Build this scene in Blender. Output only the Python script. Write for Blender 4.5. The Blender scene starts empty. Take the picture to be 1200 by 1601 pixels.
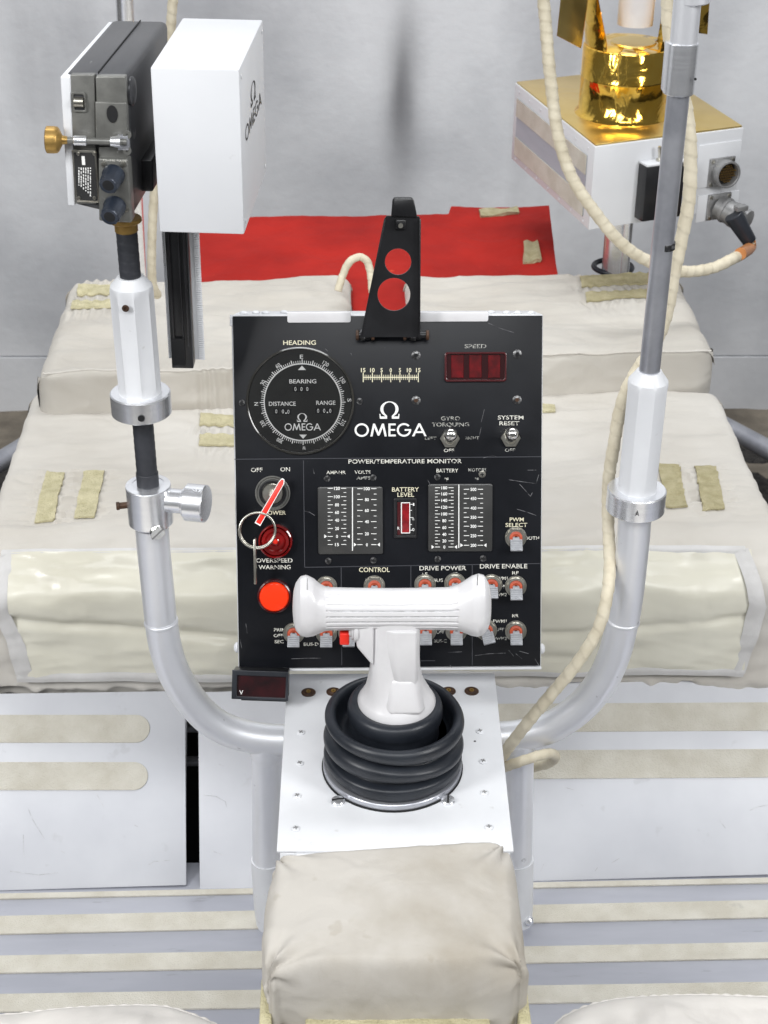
import bpy, bmesh, math, random
from math import sin, cos, pi, radians, sqrt, atan2
from mathutils import Vector as V, Matrix as M, noise as NZ
random.seed(7)
sc = bpy.context.scene
COL = sc.collection
# ------------------------------------------------------------ camera
F = 2600.0
TH, PS, SR = radians(29.7), radians(2.1), .0143
fw = V((sin(PS)*cos(TH), cos(PS)*cos(TH), -sin(TH)))
r0 = V((cos(PS), -sin(PS), 0)); u0 = r0.cross(fw)
cr = sqrt(1-SR*SR); RT = cr*r0 + SR*u0; UP = cr*u0 - SR*r0
CP = V((0, 0, 1.8))
cd = bpy.data.cameras.new('camera'); cam = bpy.data.objects.new('camera', cd); COL.objects.link(cam)
m3 = M((RT, UP, -fw)).transposed().to_4x4(); m3.translation = CP; cam.matrix_world = m3
cd.sensor_width = 36; cd.sensor_fit = 'AUTO'; cd.lens = F/1601*36
cd.clip_start = .05; cd.clip_end = 60
cd.dof.use_dof = True; cd.dof.focus_distance = 1.68; cd.dof.aperture_fstop = 18
sc.camera = cam
# ------------------------------------------------------------ light
W = bpy.data.worlds.new('World'); sc.world = W; W.use_nodes = True
bg = W.node_tree.nodes['Background']; bg.inputs[0].default_value = (.93, .96, 1, 1); bg.inputs[1].default_value = .14
def area(name, loc, tgt, w, h, power, col=(1, 1, 1)):
    l = bpy.data.lights.new(name, 'AREA'); l.shape = 'RECTANGLE'; l.size = w; l.size_y = h; l.energy = power; l.color = col
    o = bpy.data.objects.new(name, l); COL.objects.link(o); o.location = loc
    o.rotation_euler = (V(tgt)-V(loc)).to_track_quat('-Z', 'Y').to_euler(); return o
area('softbox_light', (-1.75, .10, 2.35), (.05, 1.7, .9), .5, 1.1, 43)
area('softbox_light', (1.95, .10, 2.35), (.05, 1.7, .9), .5, 1.1, 34)
area('overhead_light', (.1, -1.3, 3.9), (.1, 2.4, .8), 3.0, 1.2, 82, (.97, .985, 1))
area('wall_fill_light', (.1, 2.7, 4.4), (.1, 3.6, 1.2), 3.8, .8, 98, (.97, .985, 1))  # unseen fill lamp, added high up to brighten the wall
sc.view_settings.view_transform = 'Standard'; sc.view_settings.look = 'None'
sc.view_settings.exposure = 0; sc.view_settings.gamma = 1
sc.render.engine = 'CYCLES'
# ------------------------------------------------------------ pixels of the photograph -> points of the place
def ray(x, y): return fw + RT*((x-600)/F) - UP*((y-800.5)/F)
def at(x, y, d): return CP + ray(x, y)*d
def onz(x, y, z): r = ray(x, y); return CP + r*((z-CP.z)/r.z)
def ony(x, y, Y): r = ray(x, y); return CP + r*(Y/r.y)
def dep(p): return (p-CP).dot(fw)
class Fr:
    def __init__(s, o, x, y):
        s.o = V(o); s.x = V(x).normalized(); s.z = s.x.cross(V(y)).normalized(); s.y = s.z.cross(s.x)
        s.m = M((s.x, s.y, s.z)).transposed().to_4x4(); s.m.translation = s.o; s.i = s.m.inverted()
    def uv(s, x, y, h=0):
        r = ray(x, y); t = (s.o + s.z*h - CP).dot(s.z)/r.dot(s.z); return s.i @ (CP + r*t)
    def px(s, x, y, h=0): return (s.uv(x+1, y, h)-s.uv(x, y, h)).length
def Tm(p): return M.Translation(V(p))
def Sm(x, y=None, z=None):
    y = x if y is None else y; z = x if z is None else z
    return M.Diagonal((x, y, z, 1))
def Rz(a): return M.Rotation(a, 4, 'Z')
def Rx(a): return M.Rotation(a, 4, 'X')
def Ry(a): return M.Rotation(a, 4, 'Y')
def axis(p, d):
    q = V(d).normalized().to_track_quat('Z', 'Y').to_matrix().to_4x4(); q.translation = V(p); return q
# ------------------------------------------------------------ materials
MATS = {}
def mat(name, col, rough=.5, metal=0, col2=None, nscale=8, bump=0, bscale=60, coat=0, spec=.5, specks=None, emit=0,
        stretch=(1, 1, 1), bdist=.002, detail=5, lo=.35, hi=.65, rvar=0, wrinkle=0, wscale=10, sheen=0):
    m = bpy.data.materials.new(name); m.use_nodes = True; nt = m.node_tree; N = nt.nodes; L = nt.links
    b = N['Principled BSDF']; b.inputs['Base Color'].default_value = (*col, 1)
    b.inputs['Roughness'].default_value = rough; b.inputs['Metallic'].default_value = metal
    b.inputs['Coat Weight'].default_value = coat; b.inputs['Coat Roughness'].default_value = .08
    b.inputs['Specular IOR Level'].default_value = spec
    if sheen: b.inputs['Sheen Weight'].default_value = sheen
    tc = N.new('ShaderNodeTexCoord'); mp = N.new('ShaderNodeMapping'); mp.inputs['Scale'].default_value = stretch
    L.new(tc.outputs['Object'], mp.inputs['Vector'])
    def nz(s, d=5, r=.55):
        n = N.new('ShaderNodeTexNoise'); n.inputs['Scale'].default_value = s; n.inputs['Detail'].default_value = d
        n.inputs['Roughness'].default_value = r; L.new(mp.outputs[0], n.inputs['Vector']); return n
    out = None
    if col2:
        n = nz(nscale, detail); rp = N.new('ShaderNodeMapRange'); rp.inputs[1].default_value = lo; rp.inputs[2].default_value = hi
        L.new(n.outputs['Fac'], rp.inputs[0]); mx = N.new('ShaderNodeMix'); mx.data_type = 'RGBA'
        mx.inputs['A'].default_value = (*col, 1); mx.inputs['B'].default_value = (*col2, 1)
        L.new(rp.outputs[0], mx.inputs['Factor']); out = mx.outputs['Result']
        if rvar:
            rr = N.new('ShaderNodeMapRange'); rr.inputs[3].default_value = rough-rvar; rr.inputs[4].default_value = rough+rvar
            L.new(n.outputs['Fac'], rr.inputs[0]); L.new(rr.outputs[0], b.inputs['Roughness'])
    if specks:                                     # (colour, scale, threshold, amount)
        c, s, th, am = specks
        n = nz(s, 3, .6); rp = N.new('ShaderNodeMapRange'); rp.inputs[1].default_value = th; rp.inputs[2].default_value = th+.06
        rp.inputs[4].default_value = am
        L.new(n.outputs['Fac'], rp.inputs[0]); mx = N.new('ShaderNodeMix'); mx.data_type = 'RGBA'
        if out: L.new(out, mx.inputs['A'])
        else: mx.inputs['A'].default_value = (*col, 1)
        mx.inputs['B'].default_value = (*c, 1); L.new(rp.outputs[0], mx.inputs['Factor']); out = mx.outputs['Result']
    if out: L.new(out, b.inputs['Base Color'])
    last = None
    if bump:
        n = nz(bscale, 4); bp = N.new('ShaderNodeBump'); bp.inputs['Strength'].default_value = bump; bp.inputs['Distance'].default_value = bdist
        L.new(n.outputs['Fac'], bp.inputs['Height']); last = bp
    if wrinkle:
        n = nz(wscale, 2, .4); n.inputs['Distortion'].default_value = 1.2
        bp = N.new('ShaderNodeBump'); bp.inputs['Strength'].default_value = wrinkle; bp.inputs['Distance'].default_value = .02
        L.new(n.outputs['Fac'], bp.inputs['Height'])
        if last: L.new(last.outputs[0], bp.inputs['Normal'])
        last = bp
    if last: L.new(last.outputs[0], b.inputs['Normal'])
    if emit:
        b.inputs['Emission Color'].default_value = (*col, 1); b.inputs['Emission Strength'].default_value = emit
    MATS[name] = m; return m
white = mat('white_paint', (.71, .72, .74), .42, col2=(.65, .66, .68), nscale=14, bump=.08, bscale=260, bdist=.0006, specks=((.42, .41, .39), 60, .675, .35))
whitebox = mat('white_enamel', (.69, .70, .72), .45, col2=(.655, .665, .685), nscale=9, bump=.06, bscale=180, bdist=.0006, specks=((.50, .50, .50), 50, .69, .30))
whiteplast = mat('white_plastic', (.72, .715, .725), .3, col2=(.65, .64, .65), nscale=20, bump=.05, bscale=200, bdist=.0005, coat=.2, specks=((.5, .48, .46), 90, .73, .5))
alum = mat('machined_aluminium', (.92, .93, .95), .27, .85, col2=(.82, .83, .86), nscale=30, stretch=(1, 1, 14), bump=.05, bscale=300, bdist=.0003)
alumtube = mat('silver_painted_tube', (.82, .83, .86), .40, .58, col2=(.78, .79, .82), nscale=18, bump=.12, bscale=220, bdist=.0006, specks=((.35, .35, .36), 60, .70, .6))
greytube = mat('grey_anodised_tube', (.56, .57, .61), .30, .65, col2=(.40, .41, .45), nscale=22, bump=.1, bscale=200, bdist=.0005)
chrome = mat('polished_steel', (.82, .81, .78), .16, 1, col2=(.7, .69, .66), nscale=60)
nickel = mat('nickel', (.66, .64, .57), .3, 1, col2=(.5, .48, .42), nscale=80, bump=.1, bscale=400, bdist=.0004)
paddle = mat('satin_paddle_metal', (.40, .41, .43), .45, .3, col2=(.30, .31, .33), nscale=120)
black = mat('black_enamel', (.0045, .005, .007), .34, col2=(.008, .009, .012), nscale=9, coat=.0, spec=.26, bump=.05, bscale=120, bdist=.0005,
            specks=((.36, .36, .37), 210, .748, .55), rvar=.12)
blackmet = mat('black_metal', (.009, .009, .010), .30, col2=(.018, .018, .02), nscale=20, bump=.08, bscale=200, bdist=.0005, specks=((.3, .3, .3), 130, .74, .5))
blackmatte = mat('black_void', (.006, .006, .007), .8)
rubber = mat('black_rubber', (.011, .0135, .019), .40, col2=(.022, .026, .034), nscale=26, bump=.1, bscale=180, bdist=.0006, rvar=.08)
tape = mat('black_tape', (.020, .022, .027), .5, col2=(.04, .042, .05), nscale=30, bump=.25, bscale=70, bdist=.001)
fabric = mat('beige_cloth', (.535, .51, .462), .86, col2=(.465, .435, .385), nscale=5, bump=.25, bscale=900, bdist=.0006, wrinkle=.30, wscale=11, sheen=.1)
fabriclow = mat('pale_beige_cloth', (.595, .57, .525), .84, col2=(.51, .48, .43), nscale=4, bump=.25, bscale=900, bdist=.0006, wrinkle=.30, wscale=10, sheen=.1)
padcloth = mat('soiled_beige_cloth', (.47, .445, .405), .86, col2=(.315, .28, .225), nscale=9, bump=.3, bscale=700, bdist=.0006, lo=.42, hi=.78,
               wrinkle=.12, wscale=22, specks=((.30, .26, .20), 30, .68, .30))
quilt = mat('seat_cloth', (.66, .63, .59), .6, col2=(.66, .63, .59), nscale=8, bump=.12, bscale=300, bdist=.0006, wrinkle=.25, wscale=12)
vinyl = mat('cloudy_vinyl', (.68, .66, .56), .36, col2=(.59, .565, .465), nscale=5, wrinkle=.22, wscale=8, coat=.22)
trim = mat('grey_edging_tape', (.60, .59, .58), .75, col2=(.51, .50, .485), nscale=20, bump=.3, bscale=500, bdist=.0008)
velcro = mat('yellow_hook_tape', (.60, .55, .36), .95, col2=(.47, .43, .26), nscale=70, bump=.9, bscale=420, bdist=.003)
velcrokhaki = mat('khaki_hook_tape', (.47, .42, .26), .95, col2=(.36, .32, .18), nscale=70, bump=.9, bscale=420, bdist=.003)
velcropale = mat('cream_hook_tape', (.61, .585, .515), .95, col2=(.52, .49, .415), nscale=26, bump=.6, bscale=520, bdist=.002, specks=((.42, .40, .36), 30, .68, .4))
platewhite = mat('white_panel_paint', (.61, .62, .65), .4, col2=(.52, .53, .565), nscale=5, bump=.05, bscale=90, bdist=.0006, specks=((.40, .40, .41), 26, .655, .30))
floorgrey = mat('lavender_grey_floor', (.46, .47, .52), .38, .2, col2=(.37, .38, .43), nscale=6, stretch=(.6, 3, 1), bump=.1, bscale=120, bdist=.0006, specks=((.25, .25, .27), 34, .655, .35))
redcloth = mat('red_cloth', (.40, .017, .011), .85, spec=.2, col2=(.29, .011, .008), nscale=7, bump=.25, bscale=500, bdist=.0008, wrinkle=.25, wscale=12, specks=((.75, .10, .04), 22, .71, .6))
gold = mat('gold_foil', (.98, .66, .14), .12, 1, col2=(.90, .52, .07), nscale=14, bump=.22, bscale=55, bdist=.003, wrinkle=.24, wscale=18)
goldflat = mat('gold_sheet', (.80, .60, .22), .30, 1, col2=(.72, .52, .17), nscale=10, wrinkle=.10, wscale=9)
brass = mat('brass', (.52, .33, .10), .42, .8, col2=(.36, .22, .07), nscale=40)
brown = mat('brown_rosette', (.10, .052, .03), .5, .4, col2=(.05, .028, .018), nscale=90)
camgrey = mat('hammered_grey_paint', (.205, .205, .19), .36, .35, col2=(.15, .15, .14), nscale=60, bump=.2, bscale=600, bdist=.0006, specks=((.5, .5, .48), 75, .70, .6))
camdark = mat('dark_grey_paint', (.035, .036, .040), .33, .3, col2=(.06, .06, .064), nscale=10, stretch=(3, .5, 1), bump=.1, bscale=400, bdist=.0004, specks=((.35, .35, .34), 60, .70, .6))
bluek = mat('blue_black_knob', (.06, .068, .085), .3, .5, col2=(.03, .04, .06), nscale=60)
orange = mat('orange_rubber', (.50, .085, .032), .5, col2=(.34, .05, .02), nscale=120)
redtag = mat('red_key_tag', (.85, .030, .012), .38, col2=(.74, .02, .01), nscale=50, emit=.0)
redlens = mat('bright_red_lens', (.92, .040, .006), .22, coat=.3, emit=.06)
darklens = mat('dark_red_lens', (.26, .006, .006), .12, col2=(.12, .003, .003), nscale=60, coat=.8)
digitred = mat('red_digit_window', (.36, .004, .010), .3, col2=(.15, .002, .005), nscale=90, coat=.6)
bezelred = mat('dark_red_bezel', (.06, .006, .008), .25, coat=.5)
clearedge = mat('smoked_plastic', (.030, .029, .026), .16, coat=.4)
dialface = mat('dial_black', (.012, .012, .012), .3, col2=(.020, .020, .018), nscale=30)
meterface = mat('meter_grey', (.052, .052, .051), .28, col2=(.036, .036, .035), nscale=25, coat=.3)
cream = mat('cream_print', (.72, .68, .50), .6)
whiteprint = mat('white_print', (.86, .86, .84), .5)
blackprint = mat('black_print', (.02, .02, .02), .6)
worn = mat('worn_print', (.72, .71, .64), .6, col2=(.03, .03, .036), nscale=420, lo=.56, hi=.64, detail=2)
faint = mat('faded_print', (.40, .40, .37), .6, col2=(.02, .02, .024), nscale=380, lo=.50, hi=.62, detail=2)
seam = mat('engraved_line', (.045, .047, .056), .5)
scratch_m = mat('scratch', (.17, .17, .18), .6, col2=(.02, .02, .024), nscale=160, lo=.44, hi=.60)
cable_m = mat('cream_wrapped_cable', (.70, .64, .50), .72, col2=(.58, .52, .39), nscale=50, bump=.35, bscale=130, bdist=.0015)
copper = mat('orange_tape', (.62, .25, .08), .4, .3, col2=(.45, .17, .05), nscale=60)
greyconn = mat('grey_connector', (.34, .34, .34), .42, .5, col2=(.24, .24, .24), nscale=60, bump=.15, bscale=300, bdist=.0006)
ground_m = mat('dark_gravel', (.020, .018, .017), .95, col2=(.055, .050, .045), nscale=60, bump=1, bscale=90, bdist=.02)
dust_m = mat('brown_dust', (.22, .19, .15), .95, col2=(.11, .095, .075), nscale=9, bump=.6, bscale=60, bdist=.01)
glassm = bpy.data.materials.new('clear_cover'); glassm.use_nodes = True
_n = glassm.node_tree; _n.nodes.remove(_n.nodes['Principled BSDF'])
_t = _n.nodes.new('ShaderNodeBsdfTransparent'); _g = _n.nodes.new('ShaderNodeBsdfGlossy'); _g.inputs['Roughness'].default_value = .05
_x = _n.nodes.new('ShaderNodeMixShader'); _f = _n.nodes.new('ShaderNodeFresnel'); _f.inputs['IOR'].default_value = 1.45
_n.links.new(_f.outputs[0], _x.inputs[0]); _n.links.new(_t.outputs[0], _x.inputs[1]); _n.links.new(_g.outputs[0], _x.inputs[2])
_n.links.new(_x.outputs[0], _n.nodes['Material Output'].inputs['Surface'])
# concrete wall: mottled, with long dark weathering streaks
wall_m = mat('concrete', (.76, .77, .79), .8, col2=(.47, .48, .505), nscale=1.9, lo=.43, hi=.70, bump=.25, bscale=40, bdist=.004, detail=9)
_n = wall_m.node_tree; _b = _n.nodes['Principled BSDF']; _old = _b.inputs['Base Color'].links[0].from_socket
_tc = _n.nodes.new('ShaderNodeTexCoord'); _mp = _n.nodes.new('ShaderNodeMapping'); _mp.inputs['Scale'].default_value = (1, 1, .22)
_no = _n.nodes.new('ShaderNodeTexNoise'); _no.inputs['Scale'].default_value = 4; _no.inputs['Detail'].default_value = 6
_mr = _n.nodes.new('ShaderNodeMapRange'); _mr.inputs[1].default_value = .56; _mr.inputs[2].default_value = .78; _mr.inputs[4].default_value = .55
_mx = _n.nodes.new('ShaderNodeMix'); _mx.data_type = 'RGBA'; _mx.inputs['B'].default_value = (.33, .33, .345, 1)
_n.links.new(_tc.outputs['Object'], _mp.inputs[0]); _n.links.new(_mp.outputs[0], _no.inputs['Vector']); _n.links.new(_no.outputs['Fac'], _mr.inputs[0])
_n.links.new(_old, _mx.inputs['A']); _n.links.new(_mr.outputs[0], _mx.inputs['Factor'])
# one long soft dark smear runs down the wall near the middle
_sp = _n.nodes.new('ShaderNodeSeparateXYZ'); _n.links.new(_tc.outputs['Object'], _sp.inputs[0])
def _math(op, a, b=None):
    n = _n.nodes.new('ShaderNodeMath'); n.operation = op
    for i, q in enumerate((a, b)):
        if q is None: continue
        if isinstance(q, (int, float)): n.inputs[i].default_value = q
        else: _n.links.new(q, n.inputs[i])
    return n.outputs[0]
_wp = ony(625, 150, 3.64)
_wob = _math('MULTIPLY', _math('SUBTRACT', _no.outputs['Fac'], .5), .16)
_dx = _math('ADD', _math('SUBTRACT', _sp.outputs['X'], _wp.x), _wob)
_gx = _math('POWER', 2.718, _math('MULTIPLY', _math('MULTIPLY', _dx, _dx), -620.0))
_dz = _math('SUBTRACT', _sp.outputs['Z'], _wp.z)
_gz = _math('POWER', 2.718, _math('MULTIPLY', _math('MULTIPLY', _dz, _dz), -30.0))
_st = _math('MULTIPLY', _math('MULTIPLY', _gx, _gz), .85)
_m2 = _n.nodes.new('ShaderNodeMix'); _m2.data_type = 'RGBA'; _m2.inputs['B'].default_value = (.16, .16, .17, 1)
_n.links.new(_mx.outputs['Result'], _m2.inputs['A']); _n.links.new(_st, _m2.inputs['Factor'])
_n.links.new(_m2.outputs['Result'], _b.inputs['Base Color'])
# ------------------------------------------------------------ mesh helpers
I4 = M.Identity(4)
class MB:
    def __init__(s): s.bm = bmesh.new()
    def _in(s, o, T=I4):
        me = bpy.data.meshes.new('t'); o.to_mesh(me); o.free(); me.transform(T); s.bm.from_mesh(me); bpy.data.meshes.remove(me); return s
    def mesh(s, me, T=I4):
        me.transform(T); s.bm.from_mesh(me); bpy.data.meshes.remove(me); return s
    def box(s, c, d, T=I4, bev=0, seg=2):
        b = bmesh.new(); bmesh.ops.create_cube(b, size=1)
        for v in b.verts: v.co = V((v.co.x*d[0], v.co.y*d[1], v.co.z*d[2]))+V(c)
        if bev: bmesh.ops.bevel(b, geom=b.edges[:], offset=bev, segments=seg, affect='EDGES', profile=.5)
        return s._in(b, T)
    def hexa(s, lo, hi, T=I4, bev=0, seg=2):
        """prism from two matching rings of points"""
        b = bmesh.new(); a = [b.verts.new(p) for p in lo]; c = [b.verts.new(p) for p in hi]; n = len(a)
        b.faces.new(a[::-1]); b.faces.new(c)
        for i in range(n): b.faces.new((a[i], a[(i+1) % n], c[(i+1) % n], c[i]))
        bmesh.ops.recalc_face_normals(b, faces=b.faces)
        if bev: bmesh.ops.bevel(b, geom=b.edges[:], offset=bev, segments=seg, affect='EDGES', profile=.5)
        return s._in(b, T)
    def prism(s, poly, z0, z1, T=I4, bev=0, seg=2):
        return s.hexa([(x, y, z0) for x, y in poly], [(x, y, z1) for x, y in poly], T, bev, seg)
    def lathe(s, prof, T=I4, n=40, mod=None):
        b = bmesh.new(); R = []
        for r, z in prof:
            if r < 1e-6: R.append([b.verts.new((0, 0, z))])
            else:
                R.append([b.verts.new((r*(mod(2*pi*k/n, z) if mod else 1)*cos(2*pi*k/n), r*(mod(2*pi*k/n, z) if mod else 1)*sin(2*pi*k/n), z)) for k in range(n)])
        for p, q in zip(R, R[1:]):
            for k in range(n):
                a, c = p[k % len(p)], p[(k+1) % len(p)]; d, e = q[k % len(q)], q[(k+1) % len(q)]
                f = []
                for w in (a, c, e, d):
                    if w not in f: f.append(w)
                if len(f) > 2:
                    try: b.faces.new(f)
                    except ValueError: pass
        for r in (R[0], R[-1]):
            if len(r) > 2: b.faces.new(r)
        bmesh.ops.recalc_face_normals(b, faces=b.faces)
        return s._in(b, T)
    def cyl(s, p0, p1, r, n=24, r1=None, bev=0):
        p0, p1 = V(p0), V(p1); L = (p1-p0).length; r1 = r if r1 is None else r1
        pr = [(r-bev, 0), (r, bev), (r1, L-bev), (r1-bev, L)] if bev else [(r, 0), (r1, L)]
        return s.lathe(pr, axis(p0, p1-p0), n)
    def loft(s, rings, T=I4, caps=True, closed=True):
        b = bmesh.new(); R = [[b.verts.new(p) for p in r] for r in rings]; n = len(R[0])
        for p, q in zip(R, R[1:]):
            for k in range(n if closed else n-1): b.faces.new((p[k], p[(k+1) % n], q[(k+1) % n], q[k]))
        if caps: b.faces.new(R[0][::-1]); b.faces.new(R[-1])
        bmesh.ops.recalc_face_normals(b, faces=b.faces)
        return s._in(b, T)
    def tube(s, pts, r, n=16, mod=None, caps=True):
        pts = [V(p) for p in pts]; rings = []; prev = None; acc = 0
        for i, p in enumerate(pts):
            t = (pts[min(i+1, len(pts)-1)]-pts[max(i-1, 0)]).normalized()
            if prev is None: u = t.orthogonal().normalized()
            else: u = (prev - t*prev.dot(t)).normalized()
            prev = u; w = t.cross(u)
            if i: acc += (p-pts[i-1]).length
            rr = r[i] if isinstance(r, (list, tuple)) else r
            rings.append([p + (u*cos(2*pi*k/n) + w*sin(2*pi*k/n))*rr*(mod(2*pi*k/n, acc) if mod else 1) for k in range(n)])
        return s.loft(rings, caps=caps)
    def ring(s, R, r, T=I4, n=40, k=10):
        b = bmesh.new(); Q = []
        for i in range(n):
            a = 2*pi*i/n; Q.append([b.verts.new(((R+r*cos(2*pi*j/k))*cos(a), (R+r*cos(2*pi*j/k))*sin(a), r*sin(2*pi*j/k))) for j in range(k)])
        for i in range(n):
            for j in range(k): b.faces.new((Q[i][j], Q[(i+1) % n][j], Q[(i+1) % n][(j+1) % k], Q[i][(j+1) % k]))
        bmesh.ops.recalc_face_normals(b, faces=b.faces)
        return s._in(b, T)
    def grid(s, fn, nu, nv):
        b = bmesh.new(); G = [[b.verts.new(fn(i/nu, j/nv)) for j in range(nv+1)] for i in range(nu+1)]
        for i in range(nu):
            for j in range(nv): b.faces.new((G[i][j], G[i+1][j], G[i+1][j+1], G[i][j+1]))
        return s._in(b)
    def build(s, name, m, parent=None, T=None, sharp=38, flat=False):
        me = bpy.data.meshes.new(name); s.bm.to_mesh(me); s.bm.free(); me.materials.append(m)
        if not flat:
            for p in me.polygons: p.use_smooth = True
            me.set_sharp_from_angle(angle=radians(sharp))
        return put(name, me, parent, T)
def put(name, me, parent=None, T=None):
    o = bpy.data.objects.new(name, me); COL.objects.link(o)
    if T is not None: o.matrix_local = T
    if parent: o.parent = parent
    return o
def tag(o, label, cat, group=None):
    o['label'] = label; o['category'] = cat
    if group: o['group'] = group
    return o
def thing(name, label, cat, T=I4, group=None):
    o = bpy.data.objects.new(name, None); COL.objects.link(o); o.matrix_world = T; o.empty_display_size = .02
    return tag(o, label, cat, group)
def struct(o): o['kind'] = 'structure'; return o
def stuff(o): o['kind'] = 'stuff'; return o
def smooth(pts, n=10):
    """Catmull-Rom through the points"""
    P = [V(p) for p in pts]; P = [P[0]*2-P[1]]+P+[P[-1]*2-P[-2]]; out = []
    for i in range(1, len(P)-2):
        a, b, c, d = P[i-1:i+3]
        for k in range(n):
            t = k/n; out.append(.5*((2*b)+(c-a)*t+(2*a-5*b+4*c-d)*t*t+(3*b-a-3*c+d)*t**3))
    out.append(P[-2]); return out
def circ(x, y, r, n=40, ry=None): return [(x+r*cos(2*pi*k/n), y+(ry or r)*sin(2*pi*k/n)) for k in range(n)]
def stadium(x0, x1, y, h, n=14, left=True):
    r = h/2; p = [(x1-r+r*cos(a), y+r*sin(a)) for a in [(-pi/2+pi*k/n) for k in range(n+1)]]
    p += [(x0+r+r*cos(a), y+r*sin(a)) for a in [(pi/2+pi*k/n) for k in range(n+1)]] if left else [(x0, y+r), (x0, y-r)]
    return p
def rrect(x0, y0, x1, y1, r, n=5):
    p = []
    for cx, cy, a0 in ((x1-r, y0+r, -pi/2), (x1-r, y1-r, 0), (x0+r, y1-r, pi/2), (x0+r, y0+r, pi)):
        p += [(cx+r*cos(a0+pi/2*k/n), cy+r*sin(a0+pi/2*k/n)) for k in range(n+1)]
    return p
def flat2d(polys, th, bev=0):
    """filled outline with holes, thickness th (centred), as a mesh"""
    cu = bpy.data.curves.new('c', 'CURVE'); cu.dimensions = '2D'; cu.fill_mode = 'BOTH'; cu.extrude = max(th/2-bev, 0)
    cu.bevel_depth = bev; cu.offset = -bev; cu.bevel_resolution = 1
    for p in polys:
        sp = cu.splines.new('POLY'); sp.points.add(len(p)-1); sp.use_cyclic_u = True
        for q, (x, y) in zip(sp.points, p): q.co = (x, y, 0, 1)
    o = bpy.data.objects.new('c', cu); me = bpy.data.meshes.new_from_object(o)
    bpy.data.objects.remove(o); bpy.data.curves.remove(cu); return me
def textmesh(t, h, w=None, bold=.0, sp=1.0):
    cu = bpy.data.curves.new('t', 'FONT'); cu.body = t; cu.size = 1; cu.align_x = 'CENTER'; cu.space_character = sp; cu.resolution_u = 3
    cu.offset = bold; cu.extrude = 0
    o = bpy.data.objects.new('t', cu); me = bpy.data.meshes.new_from_object(o)
    bpy.data.objects.remove(o); bpy.data.curves.remove(cu)
    xs = [v.co.x for v in me.vertices]; ys = [v.co.y for v in me.vertices]
    if not xs: return me
    cap = .73; sy = h/cap; sx = w/(max(xs)-min(xs)) if w else sy*.92
    me.transform(Sm(sx, sy, 1) @ Tm((-(max(xs)+min(xs))/2, -cap/2, 0))); return me
# the maker's lettering: geometric capitals and the omega sign
def arc(cx, cy, rx, ry, a0, a1, n=28): return [(cx+rx*cos(radians(a0+(a1-a0)*k/n)), cy+ry*sin(radians(a0+(a1-a0)*k/n))) for k in range(n+1)]
def logo_word():
    L = []; x = 0
    L += [arc(x+.53, .5, .53, .53, 0, 351), arc(x+.53, .5, .385, .385, 0, 351)]; x += 1.06+.10
    L += [[(x+a, b) for a, b in ((0, 0), (.21, 1), (.35, 1), (.61, .33), (.87, 1), (1.01, 1), (1.22, 0), (1.06, 0), (.92, .68), (.67, .06), (.55, .06), (.30, .68), (.16, 0))]]; x += 1.22+.12
    L += [[(x+a, b) for a, b in ((0, 0), (.54, 0), (.54, .14), (.15, .14), (.15, .44), (.50, .44), (.50, .57), (.15, .57), (.15, .86), (.54, .86), (.54, 1), (0, 1))]]; x += .54+.08
    g = arc(x+.53, .5, .53, .53, 40, 360) + [(x+1.06, .56), (x+.58, .56), (x+.58, .43), (x+.90, .43)] + arc(x+.53, .5, .385, .385, 345, 40)
    L += [g]; x += 1.06+.06
    L += [[(x+a, b) for a, b in ((0, 0), (.47, 1), (.61, 1), (1.08, 0), (.91, 0), (.80, .25), (.28, .25), (.17, 0))],
          [(x+a, b) for a, b in ((.35, .39), (.73, .39), (.54, .80))]]; x += 1.08
    return [[(a/x-.5, b) for a, b in p] for p in L], x
def omega_sign():
    o = arc(0, .08, .50, .50, -52, 232, 40); i = arc(0, .08, .335, .44, 238, -58, 40)
    return [o[::-1][::-1] + [(-.22, -.40), (-.48, -.40), (-.50, -.24), (-.55, -.24), (-.53, -.55), (-.13, -.55), (-.13, -.36)] +
            i[1:-1] + [(.13, -.36), (.13, -.55), (.53, -.55), (.55, -.24), (.50, -.24), (.48, -.40), (.22, -.40)]]
def logo(mb, T, w, h):
    L, x = logo_word(); mb.mesh(flat2d(L, 0), T @ Sm(w, h, 1) @ Tm((0, -.5, 0)))
def omega(mb, T, w, h): mb.mesh(flat2d(omega_sign(), 0), T @ Sm(w/1.1, h/1.13, 1))
def fbm(p, s, o=4): return NZ.fractal(V(p)*s, 1.0, 2.0, o)
def ridge(p, s):
    return NZ.ridged_multi_fractal(V(p)*s, .9, 2.0, 3, 1.0, 2.0) - 1.2
# ------------------------------------------------------------ the setting
struct(MB().box((.1, .6, -.05), (12, 6.12, .1)).build('ground', ground_m))
g = MB().grid(lambda u, v: V((-3+6*u, 3.30+.37*v + .05*fbm((u*9, v, 0), 1), -.002+.006*v+.010*(fbm((u*40, v*5, 1), 1)))), 120, 8)
struct(g.build('dust_bank', dust_m))
zj = ony(0, 560, 3.64).z
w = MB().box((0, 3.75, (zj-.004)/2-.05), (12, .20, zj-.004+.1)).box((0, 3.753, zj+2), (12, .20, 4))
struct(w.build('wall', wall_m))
Z0 = .40
struct(MB().box((.08, 1.02, Z0-.02), (2.6, 1.12, .04), bev=.002).build('floor', floorgrey))
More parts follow.
